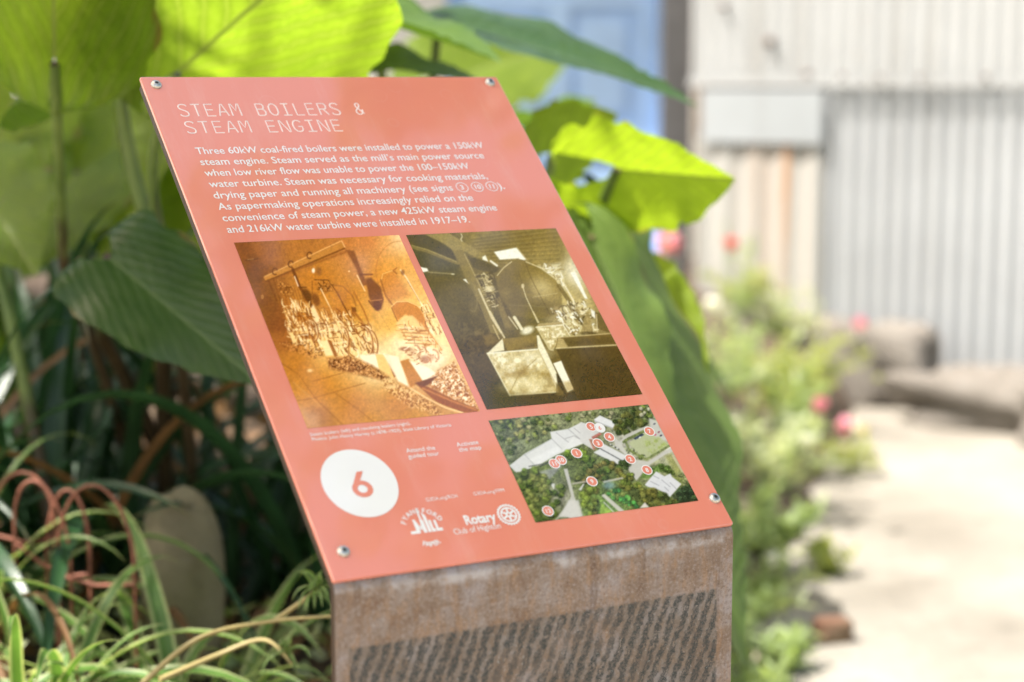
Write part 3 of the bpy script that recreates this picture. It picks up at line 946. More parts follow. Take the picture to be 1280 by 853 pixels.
p.to_panel('printed_photo', [(292, 304), (499.5, 294), (599, 514.5), (384.5, 536)], Z1, 250, 320, 'orange sepia picture of boiler fronts')

# --- right picture: a riveted revolving boiler and sheet-metal bins, olive sepia
p = Paint(502, 280, 808, 518, 2.0, 7)
p.base([(512, 298, (88, 70, 24)), (540, 300, (104, 84, 32)), (530, 325, (90, 76, 34)), (560, 320, (100, 84, 40)), (600, 300, (138, 116, 56)), (650, 296, (130, 106, 44)), (690, 292, (128, 104, 40)),
        (640, 310, (126, 104, 44)), (690, 320, (150, 128, 66)), (545, 350, (98, 80, 26)), (560, 380, (104, 86, 28)), (575, 410, (90, 72, 24)), (590, 440, (82, 62, 22)), (600, 480, (84, 62, 22)),
        (615, 500, (76, 58, 22)), (640, 360, (120, 98, 40)), (680, 350, (170, 148, 84)), (700, 370, (190, 166, 98)), (660, 400, (104, 84, 32)), (720, 340, (236, 226, 190)), (735, 380, (190, 168, 104)),
        (745, 400, (170, 148, 90)), (720, 410, (196, 178, 120)), (700, 440, (110, 88, 38)), (760, 450, (84, 64, 26)), (780, 480, (70, 54, 22)), (720, 490, (72, 54, 22)), (680, 505, (76, 58, 24)), (740, 430, (110, 88, 40))])
p.mult(.84 + .32 * p.noise(20, 5)); p.mult(.92 + .16 * p.noise(2.5, 2))
p.frame(500, 280, 6.095)
for k in range(9): p.line([(540 + k * 12, 110 + k * 24), (1210, 20 + k * 34)], .8, (182, 158, 92), .38); p.line([(540 + k * 12, 122 + k * 24), (1210, 32 + k * 34)], .8, (84, 66, 24), .35)
p.poly([(40, 85), (200, 78), (420, 210), (430, 300), (100, 170)], (78, 62, 20), .75, 2)
p.poly([(150, 330), (400, 380), (520, 460), (690, 853), (390, 853)], (96, 78, 26), .55, 4)
p.poly([(100, 190), (430, 300), (470, 400), (190, 370)], (84, 74, 44), .55, 4)
p.line([(80, 175), (200, 205), (440, 300)], 4.2, (140, 118, 56), .75); p.line([(90, 165), (210, 200), (430, 292)], 1.0, (182, 160, 90), .7)
p.poly([(190, 82), (370, 72), (640, 230), (770, 330), (700, 330), (480, 205), (410, 210), (330, 150)], (152, 130, 66), .95)
p.poly([(500, 240), (640, 280), (770, 340), (720, 380), (560, 340)], (92, 76, 42), .85, 1.5)
p.poly([(625, 255), (650, 240), (672, 290), (630, 275)], (250, 244, 220), .95); p.line([(690, 285), (738, 320)], 2.4, (250, 244, 222), .95)
p.poly([(395, 200), (490, 205), (640, 530), (780, 853), (680, 830), (590, 590), (470, 350)], (136, 114, 52), .96, .9)
p.line([(600, 500), (700, 720), (770, 830)], 2.4, (226, 208, 158), .9); p.line([(490, 230), (640, 540)], 1.4, (176, 154, 92), .8); p.line([(590, 590), (690, 840)], 1.0, (80, 62, 24), .8)
p.line([(690, 380), (830, 700)], 6.0, (96, 76, 28), .85); p.poly([(720, 560), (760, 560), (850, 790), (800, 800)], (136, 112, 52), .95)
p.fittings([(580, 385), (700, 375), (750, 640), (680, 620)], 80, [(1, 2.2), (1, -.3), (1, .9)], 2, 9, .6, 1.6, [(70, 52, 18), (96, 76, 30), (226, 208, 156), (180, 158, 98)])
p.ell(680, 495, 36, 20, (230, 214, 164), .8, .5)
p.line([(150, 330), (210, 355)], 1, (250, 244, 220), .9); p.poly([(148, 330), (205, 340), (216, 362), (165, 372)], (250, 244, 222), .95); p.line([(215, 370), (390, 382), (412, 388)], 1.4, (170, 150, 96), .8); p.ell(402, 384, 13, 5, (240, 230, 196), .8, .5)
p.poly([(478, 425), (500, 420), (524, 460)], (250, 244, 222), .95)
p.ring(545, 560, 40, 110, 2.0, (150, 128, 66), .5, -8, -110, 120); p.ell(560, 640, 26, 60, (130, 108, 50), .4, .6, -10)
p.line([(465, 78), (474, 100), (462, 118), (472, 134)], 1.1, (236, 222, 180), .9)
p.poly([(715, 215), (890, 182), (945, 250), (985, 295), (900, 265), (760, 275)], (252, 248, 228), .96, .8); p.line([(890, 182), (980, 290)], 1.6, (170, 148, 84), .9)
# the riveted vessel
drum = [(735, 400), (780, 340), (850, 290), (960, 275), (1080, 330), (1190, 420), (1230, 520), (1235, 620), (1190, 690), (1080, 720), (960, 720), (860, 690), (770, 570), (740, 480)]
p.poly(drum, (128, 104, 42), .97, 1.2)
p.ell(1120, 500, 130, 110, (196, 172, 104), .55, .9, 35); p.ell(1080, 480, 60, 50, (222, 202, 144), .5, .9, 30); p.ell(860, 540, 90, 150, (98, 78, 28), .45, .8, -20); p.ell(1080, 640, 140, 50, (96, 76, 28), .6, .7, 8)
p.ell(815, 530, 30, 30, (150, 126, 62), .5, .9)
p.line([(740, 395), (790, 335), (850, 290)], 1.2, (226, 206, 150), .9); p.line([(960, 290), (1080, 340), (1190, 425), (1225, 490)], 1.4, (232, 214, 162), .85)
p.line([(950, 290), (1000, 420), (1140, 690)], .8, (90, 70, 26), .7); p.line([(900, 360), (930, 460)], .8, (90, 70, 26), .5); p.line([(830, 620), (1220, 640)], .7, (164, 140, 80), .5); p.line([(1010, 560), (1200, 530)], .6, (230, 212, 160), .5)
p.line([(930, 465), (960, 560), (1050, 755)], 1.0, (236, 220, 172), .95); p.ell(935, 475, 12, 18, (220, 200, 150), .8)
p.poly([(1050, 320), (1220, 300), (1260, 520), (1190, 420)], (240, 230, 190), .65, 2.5)
p.fittings([(1070, 315), (1219, 305), (1250, 480)], 40, [(1, 2.2), (1, -.3)], 2, 8, .6, 1.4, [(150, 126, 70), (252, 248, 230)])
p.frame(580, 390, 5.565)
p.poly([(790, -300), (830, -330), (1000, 150), (940, 60)], (120, 96, 44), .4, 4)
p.line([(660, -180), (800, 30)], 5.0, (112, 90, 40), .8); p.line([(690, -200), (770, -60)], 2.0, (240, 228, 190), .9); p.poly([(740, -270), (770, -280), (860, -90), (840, -90)], (250, 246, 228), .9)
p.poly([(620, -20), (840, -80), (930, 150), (735, 150)], (220, 204, 152), .5, 3)
p.fittings([(610, -10), (840, -80), (940, 150), (730, 155)], 150, [(1, 2.2), (1, -.3), (1, .8), (1, 1.6)], 3, 12, .7, 2.2, [(80, 60, 24), (110, 86, 40), (254, 250, 230), (240, 228, 186), (160, 134, 76)])
p.poly([(850, 0), (870, 0), (900, 140), (810, 145)], (160, 136, 80), .9); p.poly([(905, 0), (960, 10), (1015, 150), (930, 120)], (110, 88, 42), .9); p.poly([(880, -20), (910, 0), (912, 50), (890, 30)], (250, 246, 230), .9)
p.line([(920, 20), (928, 140)], 1.4, (220, 200, 150), .8); p.ell(860, 150, 60, 12, (90, 70, 30), .8, .3)
p.grain([(-80, 40), (160, 110), (220, 260), (40, 380)], 3.0, (62, 46, 16), (126, 102, 50), .3, soft=5)
p.poly([(130, 170), (190, 150), (240, 210), (160, 240)], (128, 102, 46), .8, 2); p.ell(95, 150, 30, 14, (150, 124, 66), .5, .6)
p.line([(200, 95), (245, 190)], 1.6, (200, 176, 116), .9); p.line([(180, 0), (280, 180)], 2.2, (224, 206, 156), .9); p.line([(350, 40), (400, 120)], 4.0, (240, 228, 186), .9); p.line([(310, 35), (372, 120)], 1.6, (226, 210, 164), .8)
p.ell(440, 130, 44, 26, (246, 238, 206), .9, .4, -20); p.line([(480, 0), (520, 75)], 1.4, (222, 204, 152), .9)
# far bin
p.poly([(500, 110), (690, 90), (735, 165), (660, 180), (620, 275), (590, 265)], (206, 186, 130), .96); p.poly([(500, 108), (520, 82), (680, 70), (690, 92)], (176, 152, 94), .95); p.line([(500, 108), (690, 92), (735, 165)], 1.2, (246, 238, 206), .95)
p.grain([(510, 112), (690, 95), (725, 165), (610, 265)], 3.0, (172, 146, 86), (246, 234, 194), .8)
# front bin
p.poly([(160, 290), (270, 185), (280, 270)], (238, 226, 184), .97); p.poly([(265, 190), (505, 165), (500, 260), (305, 280)], (140, 114, 52), .97); p.poly([(310, 280), (420, 255), (500, 265), (500, 210)], (84, 64, 24), .5, 3)
front = [(160, 290), (515, 262), (660, 560), (320, 585)]
p.poly(front, (200, 176, 112), .98)
t = p.noise(9, 4)
p.poly(front, (244, 234, 192), 1, 1, np.clip((t - .48) * 4, 0, 1)); p.poly(front, (150, 122, 58), .8, 1, np.clip((.46 - t) * 5, 0, 1))
p.poly([(230, 440), (500, 380), (560, 450), (350, 460)], (160, 130, 62), .5, 3); p.ell(460, 310, 120, 40, (246, 238, 200), .55, .7, -8); p.ell(440, 510, 140, 50, (240, 226, 178), .55, .7, -5); p.line([(320, 560), (380, 440), (500, 330)], 1.2, (150, 122, 60), .6)
p.line([(160, 290), (515, 262)], 1.6, (246, 238, 206), .95); p.line([(162, 292), (320, 585)], 1.6, (240, 228, 186), .8); p.line([(320, 580), (655, 558)], 1.6, (226, 208, 156), .8)
p.poly([(505, 165), (520, 165), (650, 440), (650, 545), (515, 262)], (242, 232, 194), .97); p.line([(515, 262), (660, 550)], 1.0, (190, 166, 106), .8); p.poly([(640, 430), (660, 440), (680, 490), (650, 500)], (70, 52, 20), .9)
p.poly([(620, 360), (690, 335), (780, 530), (720, 560)], (250, 244, 216), .97); p.poly([(690, 490), (750, 480), (775, 540), (715, 560)], (190, 164, 104), .8, 2)
p.poly([(640, 490), (690, 560), (690, 585), (640, 580)], (120, 96, 44), .8)
# right trough
p.poly([(650, 180), (1020, 150), (1055, 228), (640, 255)], (112, 88, 38), .98); p.poly([(655, 182), (690, 190), (725, 245), (640, 255)], (190, 166, 106), .9); p.poly([(700, 200), (1030, 180), (1050, 220), (730, 245)], (84, 64, 26), .5, 3)
p.line([(650, 180), (1020, 152)], 1.2, (206, 184, 126), .9)
p.poly([(640, 255), (1058, 230), (1238, 575), (790, 600), (700, 400)], (88, 66, 26), .95); p.poly([(760, 360), (1150, 330), (1238, 578), (800, 600)], (70, 52, 22), .55, 8); p.line([(640, 255), (1058, 232)], 1.8, (216, 196, 140), .9)
p.mult(.95 + .10 * p.noise(1.2, 1))
p.poly([(60, 560), (700, 590), (1238, 560), (1240, 620), (160, 700)], (70, 52, 20), .45, 6)
p.grain([(640, 260), (1058, 235), (1230, 570), (800, 590)], 4.0, (62, 46, 18), (104, 82, 40), .18)
p.blur(.7); p.tone(2.0, .14); p.tone(.8, .12)
p.to_panel('printed_photo', [(508, 294), (694, 286), (803.2, 492.3), (608, 513.3)], Z1, 250, 320, 'olive sepia picture of a round boiler and metal bins')

# --- aerial map
p = Paint(604, 500, 878, 660, 2.2, 11)
p.base([(620, 530, (92, 98, 62)), (660, 525, (104, 110, 70)), (700, 522, (130, 132, 96)), (740, 515, (120, 122, 84)), (790, 515, (84, 92, 54)), (640, 560, (110, 114, 84)), (625, 600, (88, 96, 56)),
        (680, 590, (92, 104, 50)), (700, 620, (150, 146, 128)), (740, 600, (86, 96, 48)), (720, 590, (84, 92, 48)), (760, 575, (96, 104, 60)), (780, 555, (176, 172, 158)), (810, 545, (172, 174, 140)), (835, 560, (196, 192, 176)), (820, 580, (150, 150, 116)), (850, 600, (116, 124, 68)),
        (860, 625, (50, 62, 44)), (800, 625, (84, 92, 50)), (750, 625, (104, 126, 62)), (680, 640, (84, 92, 46)), (760, 640, (96, 124, 58)), (660, 630, (80, 90, 44))])
t = p.noise(7, 4); p.mult(.62 + .76 * t); p.mult(.85 + .3 * p.noise(1.6, 2))
G = [(66, 78, 34), (92, 104, 46), (122, 130, 66), (56, 66, 34), (140, 136, 80), (104, 112, 54)]
def trees(pts, n, r0, r1, cols=G):
    P = [p.T(*q) for q in pts]; m = p.mask(pts); ys, xs = np.nonzero(m > .5); s = p.S
    for _ in range(n):
        k = p.rng.integers(len(ys)); x, y = p.X[ys[k], xs[k]], p.Y[ys[k], xs[k]]
        r = p.rng.uniform(r0, r1); c = np.array(cols[p.rng.integers(len(cols))], float)
        T_, p.T = p.T, (lambda a_, b_: (a_, b_)); S_, p.S = p.S, 1.0
        p.ell(x + r * .25, y + r * .3, r, r * .9, tuple(c * .45), .75, .3)
        p.ell(x, y, r * .92, r * .82, tuple(c), .9, .35); p.ell(x - r * .2, y - r * .3, r * .5, r * .4, tuple(np.minimum(c * 1.35, 255)), .7, .6)
        for q in range(4):
            p.ell(x + p.rng.uniform(-.7, .7) * r, y + p.rng.uniform(-.6, .6) * r, r * .28, r * .24, tuple(c * p.rng.uniform(.5, 1.5)), .6, .5)
        p.T, p.S = T_, S_
p.frame(605, 500, 5.33)
trees([(40, 130), (450, 80), (640, 90), (420, 210), (160, 390)], 70, 1.8, 4.2, G + [(150, 146, 104), (120, 126, 84)])
W = (214, 212, 208)
p.poly([(170, 440), (270, 360), (450, 260), (440, 215), (560, 195), (650, 150), (730, 200), (746, 260), (740, 290), (720, 300), (660, 290), (480, 370), (360, 440), (240, 480), (210, 480)], W, .98)
p.poly([(170, 440), (265, 370), (330, 430), (215, 485)], (206, 204, 200), .9); p.line([(270, 365), (330, 430)], .8, (150, 148, 146), .8); p.line([(265, 372), (450, 262)], .8, (160, 158, 156), .6)
for q in ([(450, 260), (520, 330)], [(480, 220), (570, 290)], [(560, 195), (660, 280)], [(600, 190), (720, 290)], [(540, 260), (600, 240), (640, 265)]): p.line(q, .8, (140, 136, 134), .7)
p.poly([(300, 400), (480, 310), (520, 330), (360, 430)], (226, 224, 220), .7, 1.5); p.poly([(590, 250), (650, 270), (660, 292), (520, 345)], (222, 220, 216), .8)
p.line([(300, 445), (440, 420), (660, 300)], 1.6, (70, 70, 66), .7)
for k in range(7): p.ell(375 + k * 11, 445 - k * 6, 7, 5, (50, 50, 52), .9, .4)
trees([(560, 340), (700, 330), (746, 400), (700, 440), (480, 390), (470, 350)], 16, 2.6, 4.6, [(96, 118, 40), (120, 140, 50), (80, 100, 36)])
p.poly([(360, 480), (520, 440), (440, 530)], (150, 150, 152), .7, 1.5); p.poly([(440, 555), (470, 560), (465, 600)], W, .9)
p.poly([(530, 460), (555, 460), (600, 640), (650, 790), (470, 805), (560, 690), (580, 640)], (190, 186, 176), .96); p.poly([(560, 670), (630, 670), (660, 780), (500, 800)], (204, 200, 192), .9, 1.5)
p.ell(530, 795, 45, 14, (90, 96, 62), .8, .3)
trees([(210, 500), (330, 440), (440, 530), (560, 600), (560, 690), (470, 800), (350, 820), (240, 600)], 52, 2.8, 5.6, [(78, 92, 36), (100, 114, 48), (60, 74, 32), (116, 120, 62), (88, 104, 40)])
trees([(590, 480), (746, 440), (746, 530), (640, 560)], 16, 2.4, 4.4, [(60, 76, 34), (90, 96, 44), (104, 92, 52)])
trees([(640, 600), (746, 590), (746, 770), (650, 760)], 16, 3.0, 5.4, [(96, 90, 46), (84, 92, 42), (110, 124, 52)])
p.line([(590, 560), (680, 545)], 2, (176, 168, 156), .9); p.poly([(630, 600), (660, 560), (670, 560), (645, 605)], W, .9)
p.frame(725, 500, 5.687)
trees([(0, 80), (130, 60), (230, 70), (220, 150), (110, 110), (40, 160)], 18, 1.8, 3.6, [(130, 134, 94), (104, 112, 66), (150, 146, 112)])
p.poly([(0, 160), (50, 170), (150, 240), (80, 280), (100, 360), (0, 300)], (206, 203, 198), .96)
p.poly([(80, 265), (140, 232), (155, 245), (95, 285)], (170, 96, 84), .9); p.poly([(62, 280), (85, 280), (115, 350), (95, 360)], (168, 116, 96), .9)
p.poly([(100, 140), (140, 112), (245, 160), (240, 208), (105, 160)], (222, 221, 219), .98); p.line([(100, 150), (240, 205)], 1, (150, 150, 150), .8)
trees([(240, 110), (360, 80), (490, 90), (480, 170), (330, 240), (250, 230)], 30, 2.8, 5.0, [(70, 80, 36), (94, 94, 46), (54, 66, 32), (84, 84, 42)])
trees([(380, 60), (490, 40), (530, 130), (490, 160)], 8, 2, 3.5, [(110, 124, 56), (170, 166, 140)])
p.poly([(490, 130), (540, 150), (620, 290), (560, 290), (500, 230)], (196, 192, 184), .9, 1.2); p.line([(470, 200), (330, 260), (290, 310)], 4.5, (190, 186, 176), .95)
for x, y, c in ((535, 250, (190, 90, 120)), (560, 230, (120, 60, 80)), (575, 255, (70, 60, 80)), (550, 275, (210, 200, 200)), (528, 172, (80, 80, 90))): p.ell(x, y, 9, 6, c, .95, .4, -30)
p.poly([(340, 310), (400, 270), (480, 240), (580, 280), (640, 330), (480, 420), (400, 370)], (176, 180, 140), .95, 1.2); p.poly([(450, 300), (560, 270), (620, 320), (490, 390), (480, 340)], (150, 168, 70), .7, 3, np.clip((p.noise(4, 3) - .35) * 3, 0, 1))
p.line([(310, 300), (340, 280), (470, 215)], 3.5, (104, 116, 60), .85); trees([(310, 340), (360, 340), (470, 410), (440, 430), (330, 380)], 14, 1.5, 2.8, [(90, 104, 52), (150, 154, 120)])
p.line([(320, 290), (350, 360), (470, 425), (640, 325)], 3.0, (112, 122, 70), .8)
p.poly([(380, 275), (440, 240), (456, 250), (395, 285)], (40, 50, 80), .9); p.ell(425, 268, 9, 5, (220, 220, 225), .95, .4, -30)
p.poly([(240, 260), (290, 310), (360, 420), (480, 440), (640, 345), (655, 360), (500, 460), (400, 575), (330, 480), (330, 400), (250, 330)], (194, 190, 180), .97, .8)
for k in range(6): p.ell(215 + k * 12, 318 + k * 7, 6, 5, (60, 60, 66) if k % 2 else (200, 200, 204), .9, .4)
p.poly([(95, 375), (150, 345), (160, 310), (330, 400), (280, 465)], (214, 212, 210), .98); p.line([(150, 352), (300, 435)], 1.6, (96, 96, 98), .8); p.line([(100, 385), (285, 470)], 1.0, (110, 110, 108), .8)
trees([(40, 450), (180, 430), (290, 480), (250, 560), (60, 560)], 22, 3.0, 5.2, [(64, 80, 36), (80, 98, 44), (104, 96, 50)])
trees([(280, 520), (370, 530), (440, 620), (330, 640), (250, 580)], 22, 2.6, 4.4, [(112, 112, 52), (92, 104, 44)])
trees([(280, 440), (340, 440), (330, 490), (290, 490)], 5, 2.6, 4.2, [(54, 68, 34)])
p.poly([(160, 580), (300, 550), (310, 562), (170, 592)], (184, 178, 166), .9); p.ell(205, 610, 40, 26, (120, 150, 160), .7, .5)
trees([(170, 650), (300, 640), (420, 760), (340, 780)], 26, 1.8, 3.4, [(70, 130, 60), (90, 140, 66), (120, 130, 70), (60, 110, 60)])
p.poly([(150, 680), (175, 670), (320, 795), (280, 800)], (196, 190, 178), .95); p.poly([(150, 740), (240, 800), (140, 830)], (150, 176, 70), .8, 1.5); p.line([(170, 730), (240, 800)], 1.2, (210, 206, 196), .9)
p.poly([(430, 560), (450, 510), (560, 460), (600, 460), (560, 520), (480, 560)], (92, 120, 54), .9, 1.5)
trees([(560, 470), (650, 480), (670, 530), (590, 510)], 10, 2.4, 4.0, [(92, 112, 50), (76, 96, 44)])
p.poly([(600, 400), (650, 380), (760, 560), (700, 560)], (150, 150, 90), .85, 2); p.line([(660, 400), (770, 580)], 3.0, (196, 184, 150), .8); trees([(690, 500), (740, 540), (790, 640), (740, 620)], 8, 2, 3.5, [(140, 140, 96), (120, 126, 80)])
p.poly([(460, 605), (540, 510), (600, 545), (640, 525), (652, 548), (720, 600), (640, 690), (560, 640), (480, 618)], (212, 211, 212), .98)
for q in ([(520, 540), (560, 560)], [(500, 580), (560, 610)], [(580, 570), (640, 620)], [(600, 620), (630, 650)], [(640, 590), (690, 640)]): p.line(q, .9, (130, 130, 134), .7)
trees([(420, 600), (540, 640), (700, 700), (820, 690), (830, 720), (500, 770), (440, 700)], 44, 2.8, 5.0, [(90, 92, 44), (70, 80, 38), (112, 112, 56), (100, 96, 44)])
trees([(700, 640), (790, 600), (830, 710), (680, 720)], 20, 3.0, 5.0, [(48, 62, 40), (40, 54, 36), (60, 76, 44)])
p.poly([(425, 770), (460, 730), (490, 765)], (216, 206, 196), .95)
p.blur(.6)
l_ = np.clip((170 - p.c.mean(2)) / 90, .06, 1); p.mult(1 + (p.noise(3.0, 3) - .5) * .9 * l_); p.mult(1 + (p.noise(1.2, 2) - .5) * .6 * l_)
pm = p.to_panel('printed_map', [(610.3, 526), (810.5, 506), (872.5, 626.5), (669.3, 653.5)], Z1, 260, 190, 'aerial picture map with numbered markers')
for px, py, num, inv_ in ((738.7, 534, '5', 0), (749.4, 535.4, '6', 1), (811.5, 539.6, '7', 0), (761.5, 546.8, '4', 0), (747.3, 554.6, '3', 0), (787.6, 574.5, '2', 0), (808.4, 588, '8', 0),
                          (720.5, 567, '1', 0), (701, 575.6, '10', 0), (692.8, 580, '11', 0), (739.7, 602.2, '9', 0), (684.7, 639.3, '12', 0)):
    cu, cv = uv(px, py)
    mk = Ink(); mk.strip(circle_pts(cu, cv, 0.0056, 24), circle_pts(cu, cv, 0.0047, 24), Z1 * 2)
    mk.use(0 if inv_ else 1); mk.poly(circle_pts(cu, cv, 0.00475, 24), Z1 * 2 - 4e-5)
    mk.use(1 if inv_ else 0); mk.add(text_mesh(num, 1.0, 0.02, 2, 'CENTER'), lambda x, y: (cu + x * .0062, -cv - .0022 + y * .0062, Z1 * 2 + 5e-5))
    mk.build('map_marker', [M_white, M_coral], pm)

# ------------------------------------------------------------------ the folded rusty post
def rust_mat():
    m, nt, b = new_mat('weathered_steel')
    uvs = coord(nt, 'UV')                                   # metres: x across, y down from the fold
    sp = nd(nt, 'ShaderNodeSeparateXYZ'); nt.links.new(uvs, sp.inputs[0])
    n1 = noise(nt, uvs, 26, 8, 0.72); n2 = noise(nt, uvs, 330, 5, 0.75); n3 = noise(nt, uvs, 9, 3)
    stretched = nd(nt, 'ShaderNodeMapping'); stretched.inputs['Scale'].default_value = (110, 34, 1); nt.links.new(uvs, stretched.inputs['Vector'])
    n4 = noise(nt, stretched.outputs[0], 1.0, 4, 0.7)
    c = ramp(nt, n1, [(0.28, (0.11, 0.073, 0.055)), (0.45, (0.195, 0.138, 0.105)), (0.56, (0.235, 0.185, 0.16)), (0.72, (0.30, 0.265, 0.255))])
    runs = nd(nt, 'ShaderNodeMapping'); runs.inputs['Scale'].default_value = (75, 5, 1); nt.links.new(uvs, runs.inputs['Vector'])
    n5 = noise(nt, runs.outputs[0], 1.0, 5, 0.65); n6 = noise(nt, uvs, 13, 6, 0.7)
    c = mixc(nt, math_(nt, 'MULTIPLY', sstep(nt, n6, 0.50, 0.62), 0.55), c, (0.30, 0.265, 0.275))
    c = mixc(nt, math_(nt, 'MULTIPLY', sstep(nt, n6, 0.47, 0.36), 0.6), c, (0.15, 0.082, 0.048))
    c = mixc(nt, math_(nt, 'MULTIPLY', sstep(nt, n5, 0.54, 0.68), 0.6), c, (0.105, 0.064, 0.045))
    c = mixc(nt, math_(nt, 'MULTIPLY', sstep(nt, n4, 0.46, 0.66), 0.45), c, (0.31, 0.18, 0.095))
    c = mixc(nt, math_(nt, 'MULTIPLY', sstep(nt, n2, 0.53, 0.66), 0.5), c, (0.38, 0.345, 0.345))
    c = mixc(nt, math_(nt, 'MULTIPLY', sstep(nt, n2, 0.47, 0.36), 0.55), c, (0.075, 0.045, 0.033))
    # slanting dark streaks of mill scale inside a rectangle below the fold
    x, y = sp.outputs[0], sp.outputs[1]
    wob = math_(nt, 'MULTIPLY', math_(nt, 'SUBTRACT', noise(nt, uvs, 62, 4, .7), 0.5), 0.014)
    wob2 = math_(nt, 'MULTIPLY', math_(nt, 'SUBTRACT', noise(nt, uvs, 260, 3, .7), 0.5), 0.0075)
    ph = math_(nt, 'ADD', math_(nt, 'ADD', x, math_(nt, 'MULTIPLY', y, 0.40)), math_(nt, 'ADD', wob, wob2))
    fr = math_(nt, 'ABSOLUTE', math_(nt, 'SUBTRACT', math_(nt, 'FRACT', math_(nt, 'MULTIPLY', ph, 1 / 0.0122)), 0.5))
    cv = nd(nt, 'ShaderNodeCombineXYZ'); nt.links.new(math_(nt, 'MULTIPLY', ph, 330), cv.inputs[0]); nt.links.new(math_(nt, 'MULTIPLY', y, 105), cv.inputs[1])
    fleck = noise(nt, cv.outputs[0], 1.0, 4, 0.7)
    st = math_(nt, 'MULTIPLY', sstep(nt, fr, 0.40, 0.20), sstep(nt, fleck, 0.38, 0.47))
    jag = math_(nt, 'MULTIPLY', math_(nt, 'SUBTRACT', n2, 0.5), 0.006)
    yy = math_(nt, 'ADD', y, jag); xx = math_(nt, 'ADD', x, jag)
    top = sstep(nt, yy, 0.046, 0.050); lf = sstep(nt, xx, 0.012, 0.015); rt = sstep(nt, xx, 0.384, 0.380)
    reg = math_(nt, 'MULTIPLY', top, math_(nt, 'MULTIPLY', lf, rt))
    fade_n = sstep(nt, math_(nt, 'ADD', n3, math_(nt, 'MULTIPLY', y, -0.8)), 0.26, 0.42)
    film = math_(nt, 'MULTIPLY', reg, math_(nt, 'MULTIPLY', fade_n, 0.42))
    c = mixc(nt, film, c, (0.105, 0.105, 0.10))
    k = math_(nt, 'MULTIPLY', math_(nt, 'MULTIPLY', st, reg), math_(nt, 'MULTIPLY', math_(nt, 'ADD', math_(nt, 'MULTIPLY', fade_n, 0.62), 0.44), math_(nt, 'MULTIPLY', sstep(nt, n2, 0.30, 0.58), 1.0)))
    c = mixc(nt, k, c, (0.030, 0.034, 0.035))
    fl = sstep(nt, noise(nt, uvs, 330, 3, .7), 0.63, 0.70)
    c = mixc(nt, math_(nt, 'MULTIPLY', fl, math_(nt, 'MULTIPLY', reg, .55)), c, (0.30, 0.32, 0.31))
    worn_sheen = math_(nt, 'MULTIPLY', sstep(nt, math_(nt, 'ADD', math_(nt, 'ABSOLUTE', math_(nt, 'SUBTRACT', y, 0.0015)), math_(nt, 'MULTIPLY', math_(nt, 'SUBTRACT', n2, .5), .016)), 0.0065, 0.001), sstep(nt, n6, 0.44, 0.58))
    c = mixc(nt, math_(nt, 'MULTIPLY', worn_sheen, 0.6), c, (0.46, 0.445, 0.46))                # sky highlight painted along the fold, where rust is rubbed off
    c = mixc(nt, math_(nt, 'GREATER_THAN', x, 0.45), c, mixc(nt, n2, (0.03, 0.018, 0.014), (0.085, 0.05, 0.038)))   # cut edge
    nt.links.new(c, b.inputs['Base Color'])
    b.inputs['Metallic'].default_value = 0.3
    nt.links.new(math_(nt, 'ADD', math_(nt, 'MULTIPLY', n1, 0.40), 0.18), b.inputs['Roughness'])
    bump(nt, b, math_(nt, 'ADD', n2, math_(nt, 'MULTIPLY', n1, .5)), 0.35, 0.002)
    return m
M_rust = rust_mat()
def build_post():
    """one 8 mm sheet: the plate behind the panel, a rounded fold at its lower edge, then straight down to the ground"""
    T = 0.008
    IN = DN * -1.0
    face_h = Vector((DN.x, DN.y, 0)).normalized()         # outward normal of the upright face
    # outer profile (in the u = 0 plane), from the top of the plate to the ground
    A = TL + D2 * 0.006 + IN * 0.0035
    end = TL + D2 * (PH - 0.0035) + IN * 0.0035
    prof, nor, dist = [A, end], [DN, DN], [-(PH), -0.012]
    ang = math.acos(max(-1, min(1, DN.dot(face_h))))
    rad = 0.016
    cen = end - DN * rad
    for k in range(1, 11):
        t = k / 10
        n = (DN * math.sin((1 - t) * ang) + face_h * math.sin(t * ang)) / math.sin(ang)
        prof.append(cen + n * rad); nor.append(n); dist.append(-0.012 + rad * ang * t)
    last = prof[-1]
    for z in (0.6, 0.45, 0.3, 0.15, -0.05):
        prof.append(Vector((last.x, last.y, z))); nor.append(face_h); dist.append(dist[11] + last.z - z)
    mb = MB()
    u0, u1 = 0.0006, PW - 0.0010
    nu = 12
    rows, uvr, rows_b = [], [], []
    for P, N, d in zip(prof, nor, dist):
        rows.append([P + D1 * (u0 + (u1 - u0) * k / nu) for k in range(nu + 1)])
        rows_b.append([P - N * T + D1 * (u0 + (u1 - u0) * k / nu) for k in range(nu + 1)])
        uvr.append([(u0 + (u1 - u0) * k / nu, d) for k in range(nu + 1)])
    mb.grid(rows, uvr); mb.grid([r[::-1] for r in rows_b], [r[::-1] for r in uvr])
    def edge(ra, rb, ua):
        n = len(mb.v)
        for i in range(len(ra) - 1):
            mb.face([ra[i], rb[i], rb[i + 1], ra[i + 1]], [(ua[i][0] + .5, ua[i][1]), (ua[i][0] + .508, ua[i][1]), (ua[i + 1][0] + .508, ua[i + 1][1]), (ua[i + 1][0] + .5, ua[i + 1][1])])
    edge([r[0] for r in rows], [r[0] for r in rows_b], [u[0] for u in uvr])
    edge([r[-1] for r in rows_b], [r[-1] for r in rows], [u[-1] for u in uvr])
    edge(rows[0][::-1], rows_b[0][::-1], uvr[0][::-1])
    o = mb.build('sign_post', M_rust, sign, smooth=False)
    # smooth only along the fold
    for p in o.data.polygons: p.use_smooth = len(p.vertices) == 4 and p.index < (len(prof) - 1) * nu * 2
    return o
build_post()

